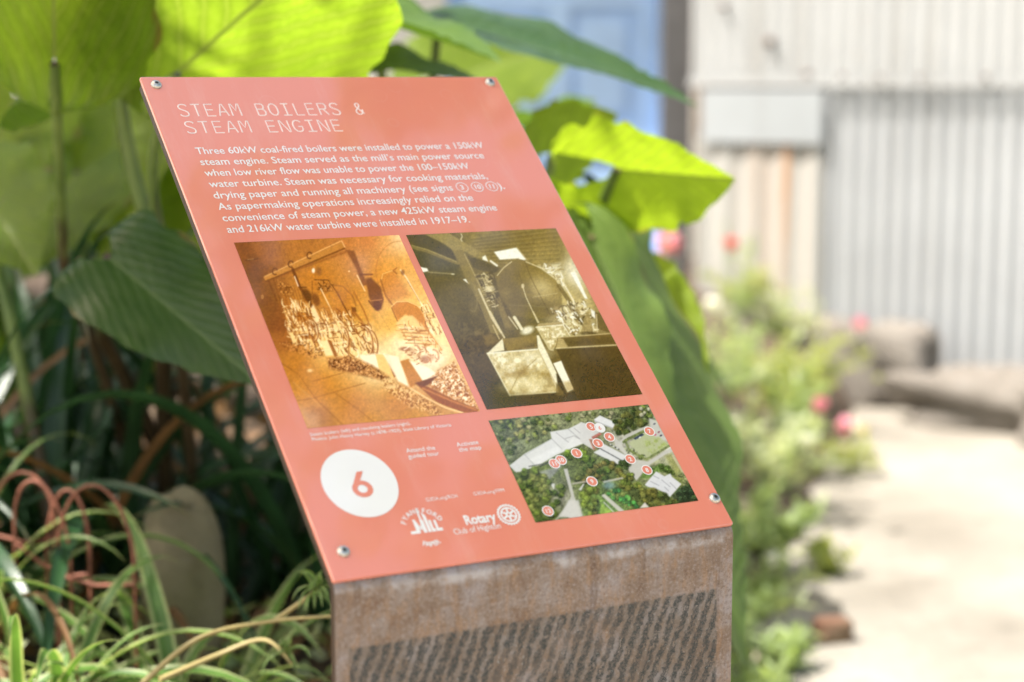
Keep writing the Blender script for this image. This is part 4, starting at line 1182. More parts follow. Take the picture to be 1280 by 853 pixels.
# ------------------------------------------------------------------ ground, path, garden soil
def ground_mat(name, c1, c2, c3, scale, rough=0.9, bs=0.5):
    m, nt, b = new_mat(name)
    n1 = noise(nt, coord(nt), scale, 8, 0.65); n2 = noise(nt, coord(nt), scale * 14, 5, 0.7)
    c = ramp(nt, n1, [(0.3, c1), (0.5, c2), (0.7, c3)])
    c = mixc(nt, math_(nt, 'MULTIPLY', sstep(nt, n2, 0.52, 0.7), 0.4), c, tuple(x * 0.55 for x in c1))
    nt.links.new(c, b.inputs['Base Color'])
    b.inputs['Roughness'].default_value = rough
    bump(nt, b, n2, bs, 0.02)
    return m
M_ground = ground_mat('dry_ground', (0.26, 0.22, 0.17), (0.33, 0.28, 0.22), (0.38, 0.33, 0.26), 0.7)
M_path = ground_mat('pale_concrete', (0.145, 0.128, 0.104), (0.222, 0.202, 0.170), (0.285, 0.262, 0.225), 1.5)
M_soil = ground_mat('mulch_soil', (0.035, 0.024, 0.016), (0.07, 0.045, 0.028), (0.13, 0.085, 0.05), 9)

mb = MB()
N = 60
xs = np.concatenate([[-400, -80, -30, -12], np.linspace(-8, 8, 24), [12, 30, 80, 400]])
ys = np.concatenate([[-300, -60, -20, -8], np.linspace(-4, 12, 24), [20, 40, 100, 900]])
mb.grid([[(x, y, 0) for x in xs] for y in ys], [[(x, y) for x in xs] for y in ys])
tag(mb.build('ground', M_ground), kind='structure')
# the path: an irregular sheet in front of the shed, its garden side wavering
mb = MB()
rnd = random.Random(5)
rows = []
for i in range(30):
    t = i / 29
    y = 1.2 + t * 6.9
    xl = 0.44 + 0.26 * (y - 3.8) + 0.06 * math.sin(y * 2.1) + 0.05 * math.sin(y * 5.3)
    rows.append([(xl + (9 - xl) * k / 16, y, 0.004 + (0.0 if k else 0)) for k in range(17)])
mb.grid(rows)
tag(mb.build('path', M_path), kind='structure')

def soil_z(x, y):
    """the raised garden bed: high at the left behind the sign, running out towards the path"""
    e = 0.50 + 0.26 * (y - 3.8)
    d = e - x
    h = 0.45 * (1 - math.exp(-max(0, d) * 2.1)) - (0.08 if d < 0 else 0)
    h *= min(1, max(0, (y - 1.75) / 0.6)) if y < 2.6 else 1
    return h + (0.02 * math.sin(x * 7 + y * 3) + 0.015 * math.sin(y * 11 - x * 5)) * (1 if d > 0 else 0)
mb = MB()
gx = np.linspace(-5, 1.5, 70); gy = np.linspace(1.6, 8.6, 70)
mb.grid([[(x, y, soil_z(x, y) - (0.05 if soil_z(x, y) < .01 else 0)) for x in gx] for y in gy])
tag(mb.build('garden_soil', M_soil), kind='structure')

# ------------------------------------------------------------------ shed of corrugated iron
def iron_mat(name, base, rust=0.0, dirt=0.4, rough=0.42, metal=0.55, streak=(0.36, 0.18, 0.075), seams=None):
    m, nt, b = new_mat(name)
    o = coord(nt)
    n1 = noise(nt, o, 1.6, 6, 0.6); n2 = noise(nt, coord(nt, 'Object', (14, 14, 0.7)), 1.0, 4, 0.6); n3 = noise(nt, o, 18, 6, .7)
    c = ramp(nt, n1, [(0.3, tuple(x * 0.84 for x in base)), (0.65, base)])
    c = mixc(nt, math_(nt, 'MULTIPLY', sstep(nt, n2, 0.5, 0.75), dirt), c, tuple(x * y for x, y in zip(base, (0.62, 0.58, 0.52))))
    c = mixc(nt, math_(nt, 'MULTIPLY', sstep(nt, n3, 0.62, 0.72), 0.3 + rust), c, (0.30, 0.19, 0.11))
    if rust > 0:
        n5 = noise(nt, coord(nt, 'UV', (9, 0.9, 1)), 1.0, 3, .6)
        uvc = coord(nt, 'UV'); sp = nd(nt, 'ShaderNodeSeparateXYZ'); nt.links.new(uvc, sp.inputs[0])
        for cx, w_, a_ in ((0.72, 0.045, 1.0), (0.58, 0.04, 0.45), (0.47, 0.06, 0.3), (0.88, 0.03, 0.25), (0.33, 0.03, 0.2)):
            d = math_(nt, 'ABSOLUTE', math_(nt, 'SUBTRACT', sp.outputs[0], cx))
            k = math_(nt, 'MULTIPLY', sstep(nt, d, w_, w_ * .25), math_(nt, 'MULTIPLY', sstep(nt, n5, 0.2, 0.62), a_ * rust))
            c = mixc(nt, k, c, streak)
    nt.links.new(c, b.inputs['Base Color'])
    b.inputs['Metallic'].default_value = metal
    nt.links.new(math_(nt, 'ADD', math_(nt, 'MULTIPLY', n3, 0.25), rough - .1), b.inputs['Roughness'])
    return m
M_iron = iron_mat('galvanised_iron', (0.365, 0.375, 0.385), 0.0, 0.35, 0.6, 0.12)
M_iron_up = iron_mat('galvanised_iron_upper', (0.355, 0.36, 0.36), 0.0, 0.5, 0.62, 0.08)
M_iron_rust = iron_mat('whitewashed_rusty_iron', (0.355, 0.345, 0.32), 1.0, 0.45, 0.7, 0.0)
M_flat = iron_mat('flat_grey_sheet', (0.335, 0.355, 0.37), 0.0, 0.3, 0.5, 0.15)
M_dark = plain('dark_grey_paint', (0.10, 0.098, 0.10), 0.55, 0, 0.2, 12)
M_roof = iron_mat('roof_iron', (0.45, 0.45, 0.45), 0.2, 0.4)

ANCH = at(1160, 455, 7.1)
WD = Vector((math.cos(R(31)), -math.sin(R(31)), 0))     # along the front, towards the right
WN = Vector((-math.sin(R(31)), -math.cos(R(31)), 0))    # outward
def on_front(px):
    """distance along the front (metres from the anchor) seen at column px"""
    k = (px - 640) / FPX / math.cos(PITCH) if False else None
    best, bs = 0, 1e9
    for i in range(-4000, 4000):
        t = i * .002
        P = ANCH + WD * t
        # column of a point (height matters little)
        f = P.y * CP - (0.8 - CAM_H) * SP
        q = 640 + FPX * P.x / f
        if abs(q - px) < bs: bs, best = abs(q - px), t
    return best
def front_z(px, py):
    t = on_front(px); P = ANCH + WD * t
    return at(px, py, P.y).z
shed = empty('corrugated_shed', (ANCH.x, ANCH.y, 0), 'grey corrugated iron shed with patched sheets and a rusty streaked panel', 'shed')
def corr(name, t0, t1, z0, z1, mat, out=0.0, pitch=0.068, amp=0.009, jag=0.0, seed=0, flat=False):
    rr = random.Random(seed)
    mb = MB()
    n = 12 if flat else max(4, int((t1 - t0) / pitch * 10))
    Tt = [t0 + (t1 - t0) * k / (n - 1) for k in range(n)]
    def pt(t, z, off): return ANCH * 1 + WD * t + WN * (out + off) + Vector((0, 0, z - ANCH.z))
    dent = lambda t, z: .0035 * math.sin(t * 3.1 + z * 2.3 + out * 90) * math.sin(z * 5.1 + t * 1.7)
    zs = [z0 + (z1 - z0) * i / 14 for i in range(15)]
    rows, rb, uvr = [], [], []
    for z in zs:
        rows.append([pt(t, z, dent(t, z) + (0 if flat else amp * math.sin(2 * math.pi * t / pitch))) for t in Tt])
        rb.append([pt(t, z, dent(t, z) + (0 if flat else amp * math.sin(2 * math.pi * t / pitch)) - 0.0015) for t in Tt])
        uvr.append([((t - t0) / (t1 - t0), (z - z0) / (z1 - z0)) for t in Tt])
    mb.grid(rows, uvr); mb.grid([r[::-1] for r in rb], [r[::-1] for r in uvr])
    mb.grid([rows[-1], rb[-1]]); mb.grid([rb[0], rows[0]])
    mb.grid([[r[0] for r in rb], [r[0] for r in rows]]); mb.grid([[r[-1] for r in rows], [r[-1] for r in rb]])
    return mb.build(name, mat, shed)
tL, tM, tR = on_front(864), on_front(1030), on_front(1280) + 3.2
zj = front_z(1040, 97)
corr('wall_sheet', tL, tR, zj - .02, 2.5, M_iron_up, 0.012, 0.066, 0.006)
corr('wall_sheet', tM - .02, tR, 0.10, zj + .03, M_iron, 0.0, 0.068, 0.0115)
ov = corr('patched_sheet', tL + .03, tM - .005, front_z(900, 402), front_z(900, 172), M_iron_rust, 0.012, 0.125, 0.007)
ov['label'] = 'whitewashed sheet with rust streaks'
corr('flat_sheet', on_front(880), tM, front_z(940, 172) - .02, front_z(940, 112), M_flat, 0.034, flat=True)
corr('joint_strip', tL, tR, zj - .035, zj + .0, M_iron_up, 0.036, flat=True)
# frame behind, other walls, roof
mb = MB()
depth = 3.0
def sp_(t, dd, z): return ANCH + WD * t - WN * dd + Vector((0, 0, z - ANCH.z))
mb.box(sp_(tL, 0.03, 0.02), WD * (tR - tL), -WN * 0.05, Vector((0, 0, 2.5)))
mb.box(sp_(tR - .05, 0.08, 0.02), WD * 0.05, -WN * depth, Vector((0, 0, 2.5)))
mb.box(sp_(tL, depth, 0.02), WD * (tR - tL - .05), -WN * 0.05, Vector((0, 0, 2.5)))
mb.box(sp_(tL, 0.08, 0.02), WD * 0.05, -WN * (depth - .08), Vector((0, 0, 2.5)))
mb.build('wall', plain('shed_inner_timber', (0.16, 0.12, 0.09), 0.8, 0, .3, 6), shed, False)
mb = MB()
mb.box(sp_(tL - .15, -0.25, 2.53), WD * (tR - tL + .3), -WN * (depth + .5) + Vector((0, 0, .35)), Vector((0, 0, .05)))
mb.build('roof', M_roof, shed, False)
M_fix = plain('rusty_fixing', (0.14, 0.10, 0.08), .7)
for (px, py, r_) in ((905, 8, .02), (962, 52, .028), (1008, 92, .02), (1052, 95, .014), (1232, 96, .014), (1150, 96, .012), (1100, 97, .012)):
    t = on_front(px); P = ANCH + WD * t
    c_ = at(px, py, (P + WN * .03).y)
    mb = MB(); mb.tube([c_ - WN * .02, c_ + WN * .010, c_ + WN * .014], [r_ * .6, r_ * .6, r_ * .35], 12)
    mb.build('nail_head', M_fix, shed)

# ------------------------------------------------------------------ building with the blue door behind
DY = 9.0
build_ = empty('rendered_building', (0, DY, 0), 'pale rendered building with a blue panelled door behind the leaves', 'building')
M_render = plain('pale_render', (0.62, 0.60, 0.55), 0.85, 0, 0.1, 3)
M_blue = plain('blue_door_paint', (0.42, 0.61, 0.90), 0.35, 0, 0.08, 8)
M_blue2 = plain('blue_frame_paint', (0.26, 0.44, 0.78), 0.4, 0, 0.1, 8)
dl, dr = at(574, 100, DY).x, at(822, 100, DY).x
DH = 2.15
mb = MB()
V = Vector
mb.box((-7, DY, -.05), (dl + 7 - .06, 0, 0), (0, .25, 0), (0, 0, 3.1))
mb.box((dr + .10, DY, -.05), (2.2, 0, 0), (0, .25, 0), (0, 0, 3.1))
mb.box((dl - .06, DY, DH + .07), (dr - dl + .16, 0, 0), (0, .25, 0), (0, 0, 3.1 - .12 - DH))
mb.box((-7, DY + .25, -.05), (.25, 0, 0), (0, 4, 0), (0, 0, 3.1)); mb.box((dr + 2.05, DY + .25, -.05), (.25, 0, 0), (0, 4, 0), (0, 0, 3.1)); mb.box((-6.75, DY + 4, -.05), (dr + 8.8, 0, 0), (0, .25, 0), (0, 0, 3.1))
mb.build('wall', M_render, build_, False)
mb = MB(); mb.box((-7.3, DY - .3, 3.07), (dr + 9.9, 0, 0), (0, 4.8, 0), (0, 0, .15)); mb.build('roof', M_roof, build_, False)
mb = MB()
mb.box((dl - .055, DY + .02, 0), (.05, 0, 0), (0, .12, 0), (0, 0, DH + .06)); mb.box((dr + .005, DY - .02, 0), (.085, 0, 0), (0, .16, 0), (0, 0, DH + .06)); mb.box((dl - .004, DY + .021, DH), (dr - dl + .008, 0, 0), (0, .12, 0), (0, 0, .06))
mb.build('door_frame', M_blue2, build_, False)
def door_leaf():
    """four-panelled door: stiles and rails proud of sunk panels with raised centres"""
    mb = MB()
    w = dr - dl
    mb.box((dl, DY + .075, .01), (w, 0, 0), (0, .03, 0), (0, 0, DH - .02))
    xs = [(0, .10), (w / 2 - .055, .11), (w - .10, .10)]
    for x, ww in xs: mb.box((dl + x, DY + .045, .01), (ww, 0, 0), (0, .032, 0), (0, 0, DH - .02))
    zs = [(.01, .2), (0.82, .16), (1.52, .11), (DH - .13, .12)]
    for z, hh in zs:
        for a, b_ in ((.10, w / 2 - .055), (w / 2 + .055, w - .10)): mb.box((dl + a, DY + .047, z), (b_ - a, 0, 0), (0, .03, 0), (0, 0, hh))
    for (z0, z1) in ((.21, .82), (.98, 1.52), (1.63, DH - .13)):
        for a, b_ in ((.10, w / 2 - .055), (w / 2 + .055, w - .10)):
            mb.box((dl + a + .045, DY + .058, z0 + .05), (b_ - a - .09, 0, 0), (0, .02, 0), (0, 0, z1 - z0 - .10))
    return mb.build('door', M_blue, build_, False)
door = door_leaf()
mb = MB(); c_ = at(672, 108, DY + .03); mb.tube([c_ + V((0, .02, 0)), c_ - V((0, .03, 0))], .016, 12); mb.tube([c_ - V((0, .028, 0)), c_ - V((0, .055, 0))], [.03, .026], 14)
h = mb.build('handle', plain('dark_bronze', (0.05, 0.035, 0.025), .35, .8)); h.parent = door; h.matrix_parent_inverse = Matrix.Translation(-Vector(build_.location))
# dark steel post between the door and the shed
dp = at(845, 200, 7.9)
mb = MB(); x0 = at(826, 200, 7.9).x; x1 = at(864, 200, 7.9).x
mb.box((x0, 7.9, -.05), (x1 - x0, 0, 0), (0, .12, 0), (0, 0, 2.9)); mb.box((x0 - .02, 7.88, -.02), (x1 - x0 + .04, 0, 0), (0, .16, 0), (0, 0, .05)); mb.box((x0 - .01, 7.89, 2.85), (x1 - x0 + .02, 0, 0), (0, .14, 0), (0, 0, .04))
o = mb.build('dark_post', M_dark, None, False); tag(o, 'dark grey square post between the blue door and the iron shed', 'post')

# ------------------------------------------------------------------ planting
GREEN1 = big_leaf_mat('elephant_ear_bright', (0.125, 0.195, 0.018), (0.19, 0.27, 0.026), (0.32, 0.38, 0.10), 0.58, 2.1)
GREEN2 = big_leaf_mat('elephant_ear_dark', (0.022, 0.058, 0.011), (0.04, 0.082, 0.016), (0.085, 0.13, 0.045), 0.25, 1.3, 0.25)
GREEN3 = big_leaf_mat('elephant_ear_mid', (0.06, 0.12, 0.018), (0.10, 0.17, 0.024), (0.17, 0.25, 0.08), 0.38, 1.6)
GREEN5 = big_leaf_mat('elephant_ear_lime', (0.19, 0.27, 0.016), (0.27, 0.36, 0.03), (0.36, 0.42, 0.10), 0.68, 2.1)  # brighter copy of the blade: sun glow put into tint and gain
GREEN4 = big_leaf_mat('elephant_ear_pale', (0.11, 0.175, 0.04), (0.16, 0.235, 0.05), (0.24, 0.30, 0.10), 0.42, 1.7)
def stalk_mat():
    m, nt, b = new_mat('leaf_stalk')
    sp = nd(nt, 'ShaderNodeSeparateXYZ'); nt.links.new(coord(nt, 'UV'), sp.inputs[0])
    n = noise(nt, coord(nt, 'Object', (30, 30, 6)), 1.0, 5, .65)
    c = ramp(nt, n, [(0.3, (0.085, 0.14, 0.025)), (0.7, (0.20, 0.26, 0.06))])
    k = sstep(nt, math_(nt, 'ADD', sp.outputs[1], math_(nt, 'MULTIPLY', math_(nt, 'SUBTRACT', n, .5), .5)), 0.58, 0.34)   # dry brown sheaths low down, darkened in place of shade
    c = mixc(nt, k, c, mixc(nt, n, (0.035, 0.028, 0.014), (0.12, 0.075, 0.035)))
    nt.links.new(c, b.inputs['Base Color']); b.inputs['Roughness'].default_value = .45
    bump(nt, b, n, .4, .01)
    translucent_out(nt, b, c, .2, gain=1.2)
    return m
PET = stalk_mat()

def leaf_mesh(attach, tip, width, roll=0.0, droop=0.12, fold=0.25, ruffle=0.03, seed=0, lobes=0.42, up=None, curl=0.0, notch=.16):
    """heart-shaped blade: attach = where the stalk meets it; UV x across, y along the midrib"""
    rr = random.Random(seed)
    A, Tp = Vector(attach), Vector(tip)
    L = (Tp - A).length
    y = (Tp - A).normalized()
    z = Vector(up) if up is not None else Vector((0, 0, 1))
    z = (z - y * z.dot(y))
    if z.length < 1e-3: z = Vector((0, -1, 0)) - y * Vector((0, -1, 0)).dot(y)
    z.normalize()
    z = Quaternion(y, R(roll)) @ z
    x = y.cross(z)
    def outline(t):                                     # half width along -lobes..1
        if t < 0:
            s = (t + lobes) / lobes
            return 0.50 * math.sqrt(max(0, 1 - (1 - s) ** 2)) * (0.9 + .1 * s)
        return 0.5 * (1 - t ** 1.7) ** 0.9 * (1 + 0.30 * t * (1 - t) * 2)
    nt_, nx = 44, 12
    mb = MB()
    ph1, ph2, ph3 = rr.uniform(0, 6), rr.uniform(0, 6), rr.uniform(0, 6)
    for side in (-1, 1):
        rows, uvr = [], []
        for i in range(nt_ + 1):
            t = -lobes + (1 + lobes) * i / nt_
            w = outline(t) * width * (1 + .035 * math.sin(t * 23 + ph1 * side) + .025 * math.sin(t * 41 + ph2) - (.10 * max(0, math.sin(t * 9 + ph3 * side)) ** 12))
            inner = 0.0 if t >= 0 else min(w * .85, notch * width * (-t / lobes) ** 0.7 + .004)   # the notch between the lobes
            row, ur = [], []
            for j in range(nx + 1):
                s = j / nx
                xx = inner + (w - inner) * s
                e = xx / (width * .5)
                zz = fold * xx * (1 - .45 * e) - droop * L * max(0, t) ** 2 - curl * xx * xx / width
                zz += ruffle * L * e ** 2 * (math.sin(t * 10 + ph1 + side) + .6 * math.sin(t * 21 + ph2 * side)) * .8
                zz -= (0.10 * L * (t / lobes) ** 2 * .5 if t < 0 else 0)
                zz += .010 * L * math.sin(ph3 + 9 * (t - .7 * e) * 2 * math.pi) * min(1, e * 3) * (1 - e)
                row.append(A + y * (t * L) + x * (side * xx) + z * zz)
                ur.append((side * e * .5 / max(.2, 1) * 2, t))
            if side < 0: row, ur = row[::-1], ur[::-1]
            rows.append(row); uvr.append(ur)
        mb.grid(rows, uvr)
    return mb

def curve_pts(a, b, sag, n=10, side=Vector((0, 0, 0))):
    a, b = Vector(a), Vector(b)
    return [a.lerp(b, i / n) + (Vector((0, 0, sag)) + side) * (4 * (i / n) * (1 - i / n)) for i in range(n + 1)]

def taro(label, base, leaves, group='elephant ear plants of the garden', mats=None):
    mats = mats or (GREEN1, GREEN2, GREEN3, GREEN4, GREEN5)
    base = Vector(base)
    root = empty('elephant_ear_plant', base, label, 'plant', group)
    for k, lf in enumerate(leaves):
        A, Tp = Vector(lf['a']), Vector(lf['t'])
        m = mats[lf.get('m', 0)]
        mb = leaf_mesh(A, Tp, lf['w'], lf.get('roll', 0), lf.get('droop', .12), lf.get('fold', .25), lf.get('ruffle', .03), lf.get('seed', k * 7 + int(abs(base.x * 100))), lf.get('lobes', .42), lf.get('up'), lf.get('curl', 0), lf.get('notch', .16))
        lo = mb.build('leaf', m, root)
        if lf.get('stalk', True):
            foot = Vector(lf['foot']) if 'foot' in lf else base + Vector((random.uniform(-.05, .05), random.uniform(-.05, .05), 0))
            mid = (Tp - A).normalized()
            if 'foot' in lf:                                # a stalk that rises steeply from the soil, then leans
                g = Vector((foot.x + .10 * math.sin(k * 2.3 + 1), foot.y + .30, soil_z(foot.x, foot.y) - .03))
                pts = curve_pts(g, foot, .03, 6, Vector((.03 * math.sin(k * 3.1), 0, 0)))[:6] + curve_pts(foot, A, lf.get('bow', .06), 12, Vector(lf.get('bows', (0, 0, 0))))
            else:
                pts = curve_pts(foot, A, lf.get('bow', .06), 12, Vector(lf.get('bows', (0, 0, 0))))
            n = len(pts)
            r1, r0 = lf.get('r', .007), lf.get('r0', .013)
            sb = MB(); sb.tube(pts, [r0 + (r1 - r0) * i / (n - 1) for i in range(n)], 8)
            # the stalk runs on under the blade as a thick tapering midrib
            so_ = sb.build('stalk', PET, root)
    return root

random.seed(4)
# the tall plant whose blades hang over the top of the sign, seen from below with the sun coming through
taro('tall elephant ear with bright sunlit blades over the upper left of the sign', (at(110, 500, 2.75).x, 2.75, soil_z(-.6, 2.75)), [
    dict(a=at(68, 80, 2.5), t=at(64, -340, 2.08), w=.245, up=(0, .7, .7), droop=.05, fold=.12, m=0, foot=at(80, 330, 2.7), bow=0, r=.007, r0=.009, seed=3, lobes=.13, notch=.02),
    dict(a=at(222, 92, 2.55), t=at(500, -160, 2.15), w=.40, up=(0, .7, .7), droop=.03, fold=.12, m=0, foot=at(215, 330, 2.68), bow=.0, bows=(-.03, 0, 0), r=.006, r0=.010, seed=5, lobes=.16, notch=.03),
    dict(a=at(148, 96, 2.72), t=at(330, 40, 3.1), w=.36, up=(0, -.6, -1), droop=.05, m=2, foot=at(205, 330, 2.72), bow=0, bows=(-.012, 0, 0), r=.009, r0=.014, seed=8),
    dict(a=at(135, 322, 2.45), t=at(330, 482, 2.32), w=.17, up=(-.15, -.75, .75), roll=0, droop=.02, fold=.12, m=1, foot=at(128, 420, 2.75), bow=.0, seed=11, lobes=.14, ruffle=.02),
    dict(a=at(-30, 230, 2.9), t=at(40, 330, 2.75), w=.2, up=(0, -.6, .6), m=0, seed=17),
])
taro('elephant ear behind the top edge of the sign with dark folded blades', (at(470, 400, 3.0).x, 3.0, soil_z(-.2, 3.0)), [
    dict(a=at(400, 10, 2.75), t=at(630, 62, 2.6), w=.22, up=(.2, -.5, .5), roll=-30, droop=.06, fold=.4, m=2, seed=21, lobes=.3),
    dict(a=at(395, 70, 2.9), t=at(600, 88, 2.7), w=.13, up=(0, -.3, 1), droop=.05, fold=.2, m=2, seed=22),
    dict(a=at(470, -40, 2.9), t=at(330, 90, 2.85), w=.26, up=(0, -.4, -1), m=0, seed=26),
    dict(a=at(548, 28, 3.0), t=at(880, 100, 2.9), w=.26, up=(0, -.17, 1), roll=0, droop=.10, fold=.18, m=1, seed=23, lobes=.15, ruffle=.012),
])
taro('elephant ear right of the sign with two glowing lime blades', (at(745, 560, 2.95).x, 2.95, soil_z(.1, 2.95)), [
    dict(a=at(772, 212, 2.75), t=at(918, 226, 2.62), w=.20, up=(0, .85, .5), foot=at(700, 520, 2.9), droop=-.02, fold=-.22, ruffle=.04, m=4, seed=31, lobes=.52),
    dict(a=at(690, 195, 2.95), t=at(765, 140, 3.0), w=.15, up=(0, .85, .5), foot=at(660, 500, 3.0), m=4, seed=32, lobes=.5),
    dict(a=at(715, 300, 2.72), t=at(985, 800, 2.44), w=.40, up=(.78, -.38, .55), droop=.12, fold=.24, m=3, seed=33, lobes=.2, ruffle=.025, bow=.1),
    dict(a=at(738, 296, 2.66), t=at(862, 560, 2.52), w=.15, up=(.6, -.5, .6), droop=.1, fold=.3, m=3, seed=37, lobes=.2),
    dict(a=at(735, 275, 3.0), t=at(800, 450, 2.85), w=.16, up=(.5, -.7, .5), m=1, seed=34),
    dict(a=at(815, 360, 2.9), t=at(885, 470, 2.82), w=.10, up=(.3, -.9, -.2), m=4, seed=35, bow=.02),
    dict(a=at(700, 260, 2.8), t=at(790, 292, 2.75), w=.11, up=(0, -.8, -.5), m=4, seed=36),
])
taro('elephant ear with lime-tinted middling blades between the two bright stalks', (at(120, 500, 3.2).x, 3.2, soil_z(-.7, 3.2)), [  # blades lie in shade; the lime tint stands in for sunlight
    dict(a=at(150, 128, 3.3), t=at(128, 300, 2.95), w=.24, up=(0, -.8, .5), m=4, seed=41, ruffle=.04),
    dict(a=at(20, 120, 3.2), t=at(-60, 280, 2.95), w=.24, up=(.1, -.8, .5), m=4, seed=42),
    dict(a=at(225, 150, 3.35), t=at(262, 330, 3.05), w=.22, up=(0, -.8, .5), m=0, seed=43),
    dict(a=at(95, 215, 3.1), t=at(30, 330, 2.9), w=.20, up=(.2, -.7, .6), m=0, seed=44),
    dict(a=at(190, 240, 3.2), t=at(225, 370, 3.0), w=.18, up=(-.2, -.7, .6), m=4, seed=45),
    dict(a=at(275, 60, 3.4), t=at(225, 140, 3.3), w=.15, up=(0, .6, .7), m=0, seed=47),
])
# deeper rows that close the background
deep = [(-1.15, 3.3, 5), (-0.75, 3.6, 6), (-0.35, 3.5, 6), (0.0, 3.7, 5), (-1.5, 3.9, 5), (-.95, 4.4, 6), (-.35, 4.5, 6), (.22, 4.3, 4)]
words = ['leftmost elephant ear in the shaded row behind the tall one', 'elephant ear half hidden behind the long bright stalks', 'elephant ear deep behind the left edge of the sign', 'elephant ear deep behind the middle of the sign', 'elephant ear at the far left rear of the garden', 'rear elephant ear near the pale wall at left', 'rear elephant ear between the wall and the sign', 'low elephant ear near the blue door']
rq = random.Random(12)
for (x, y, n), wd in zip(deep, words):
    z0 = soil_z(x, y)
    lv = []
    for k in range(n):
        a_ = rq.uniform(0, 6.28)
        rad = rq.uniform(.08, .38)
        hz = z0 + rq.uniform(.25, 1.15 if x < .15 else .6)
        A = Vector((x + rad * math.cos(a_), y + rad * math.sin(a_) * .7, hz))
        d = Vector((math.cos(a_), math.sin(a_), rq.uniform(-.9, .35))).normalized()
        L = rq.uniform(.26, .42)
        lv.append(dict(a=A, t=A + d * L, w=L * rq.uniform(.65, .8), up=(rq.uniform(-.3, .3), -.5, .7), m=rq.choice([0, 2, 2, 1, 0]), seed=rq.randint(0, 9999), ruffle=.03))
    taro(wd, (x, y, z0), lv)

# strap-leaved plants
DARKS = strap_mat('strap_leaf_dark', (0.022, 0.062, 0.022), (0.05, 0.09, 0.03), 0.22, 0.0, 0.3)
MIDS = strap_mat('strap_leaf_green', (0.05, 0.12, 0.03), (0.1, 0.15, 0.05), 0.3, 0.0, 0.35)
VARI = strap_mat('spider_plant_leaf', (0.095, 0.19, 0.035), (0.36, 0.41, 0.18), 0.4, 0.15, 0.38, 1.4)
DEAD = strap_mat('dead_leaf', (0.17, 0.085, 0.032), (0.2, 0.12, 0.05), 0.2, 0.0, 0.7)
def strap(mb, foot, az, length, lift, width, droop, rr, mi=0, twist=0.0):
    """an arching ribbon with a channelled section"""
    p = Vector(foot); d = Vector((math.cos(az) * math.cos(lift), math.sin(az) * math.cos(lift), math.sin(lift)))
    n = 16; st = length / n
    rows, uvr = [], []
    tw = rr.uniform(-.5, .5)
    for i in range(n + 1):
        t = i / n
        side = d.cross(Vector((0, 0, 1)))
        if side.length < .05: side = Vector((math.sin(az), -math.cos(az), 0))
        side.normalize()
        side = Quaternion(d, tw * t * 2 + twist) @ side
        nrm = side.cross(d).normalized()
        w = width * (min(1, .55 + 2.2 * t) * (1 - t ** 2.6) + .02)
        rows.append([p - side * w * .5 + nrm * w * .16, p - side * w * .25 + nrm * w * .03, p.copy(), p + side * w * .25 + nrm * w * .03, p + side * w * .5 + nrm * w * .16])
        uvr.append([(0, t), (.25, t), (.5, t), (.75, t), (1, t)])
        p = p + d * st
        d = (d + Vector((0, 0, -droop * (.3 + 1.7 * t) / n)) + Vector((rr.uniform(-.02, .02), rr.uniform(-.02, .02), 0))).normalized()
    mb.grid(rows, uvr, mi=mi)
def clump(name, label, cat, group, x, y, n, mats, L, W, lift, droop, seed, spread=.05, z=None, dead=.0, az=None):
    rr = random.Random(seed)
    z0 = soil_z(x, y) - .01 if z is None else z
    mb = MB()
    for k in range(n):
        a_ = rr.uniform(0, 6.28) if az is None else rr.uniform(*az)
        f = Vector((x + spread * rr.uniform(-1, 1), y + spread * rr.uniform(-1, 1), z0))
        strap(mb, f, a_, rr.uniform(*L), R(rr.uniform(*lift)), rr.uniform(*W), rr.uniform(*droop), rr, 1 if rr.random() < dead else 0)
    o = mb.build(name, list(mats))
    o.location = (x, y, z0)
    o.data.transform(Matrix.Translation((-x, -y, -z0)))
    return tag(o, label, cat, group)
G_st = 'strap-leaved plants in the shade'
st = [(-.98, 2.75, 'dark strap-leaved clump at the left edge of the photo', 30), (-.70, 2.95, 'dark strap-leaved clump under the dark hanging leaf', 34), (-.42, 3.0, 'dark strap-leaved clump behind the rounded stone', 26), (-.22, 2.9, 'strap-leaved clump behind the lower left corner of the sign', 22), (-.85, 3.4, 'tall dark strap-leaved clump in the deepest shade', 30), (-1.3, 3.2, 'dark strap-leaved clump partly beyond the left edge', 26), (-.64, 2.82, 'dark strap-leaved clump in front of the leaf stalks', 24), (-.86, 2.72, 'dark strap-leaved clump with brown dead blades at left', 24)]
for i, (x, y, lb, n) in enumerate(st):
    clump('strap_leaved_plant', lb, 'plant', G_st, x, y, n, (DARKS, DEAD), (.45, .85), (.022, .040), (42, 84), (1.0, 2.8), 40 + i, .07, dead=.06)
G_sp = 'striped spider plants in front of the stone'
sp_l = [(-.60, 2.25, 'spider plant filling the lower left corner with broad striped leaves', 40), (-.42, 2.35, 'spider plant left of the stone foot with one long pale leaf', 30), (-.30, 2.20, 'striped spider plant between the stone and the post', 26), (-.75, 2.5, 'spider plant cut by the left edge of the photo', 30), (-.17, 2.3, 'thin leaved spider plant close to the post', 20)]
for i, (x, y, lb, n) in enumerate(sp_l):
    clump('spider_plant', lb, 'plant', G_sp, x, y, n, (VARI, DEAD), (.25, .48), (.012, .026), (22, 76), (1.4, 3.2), 70 + i, .05, z=soil_z(x, y) + .03, dead=.04)
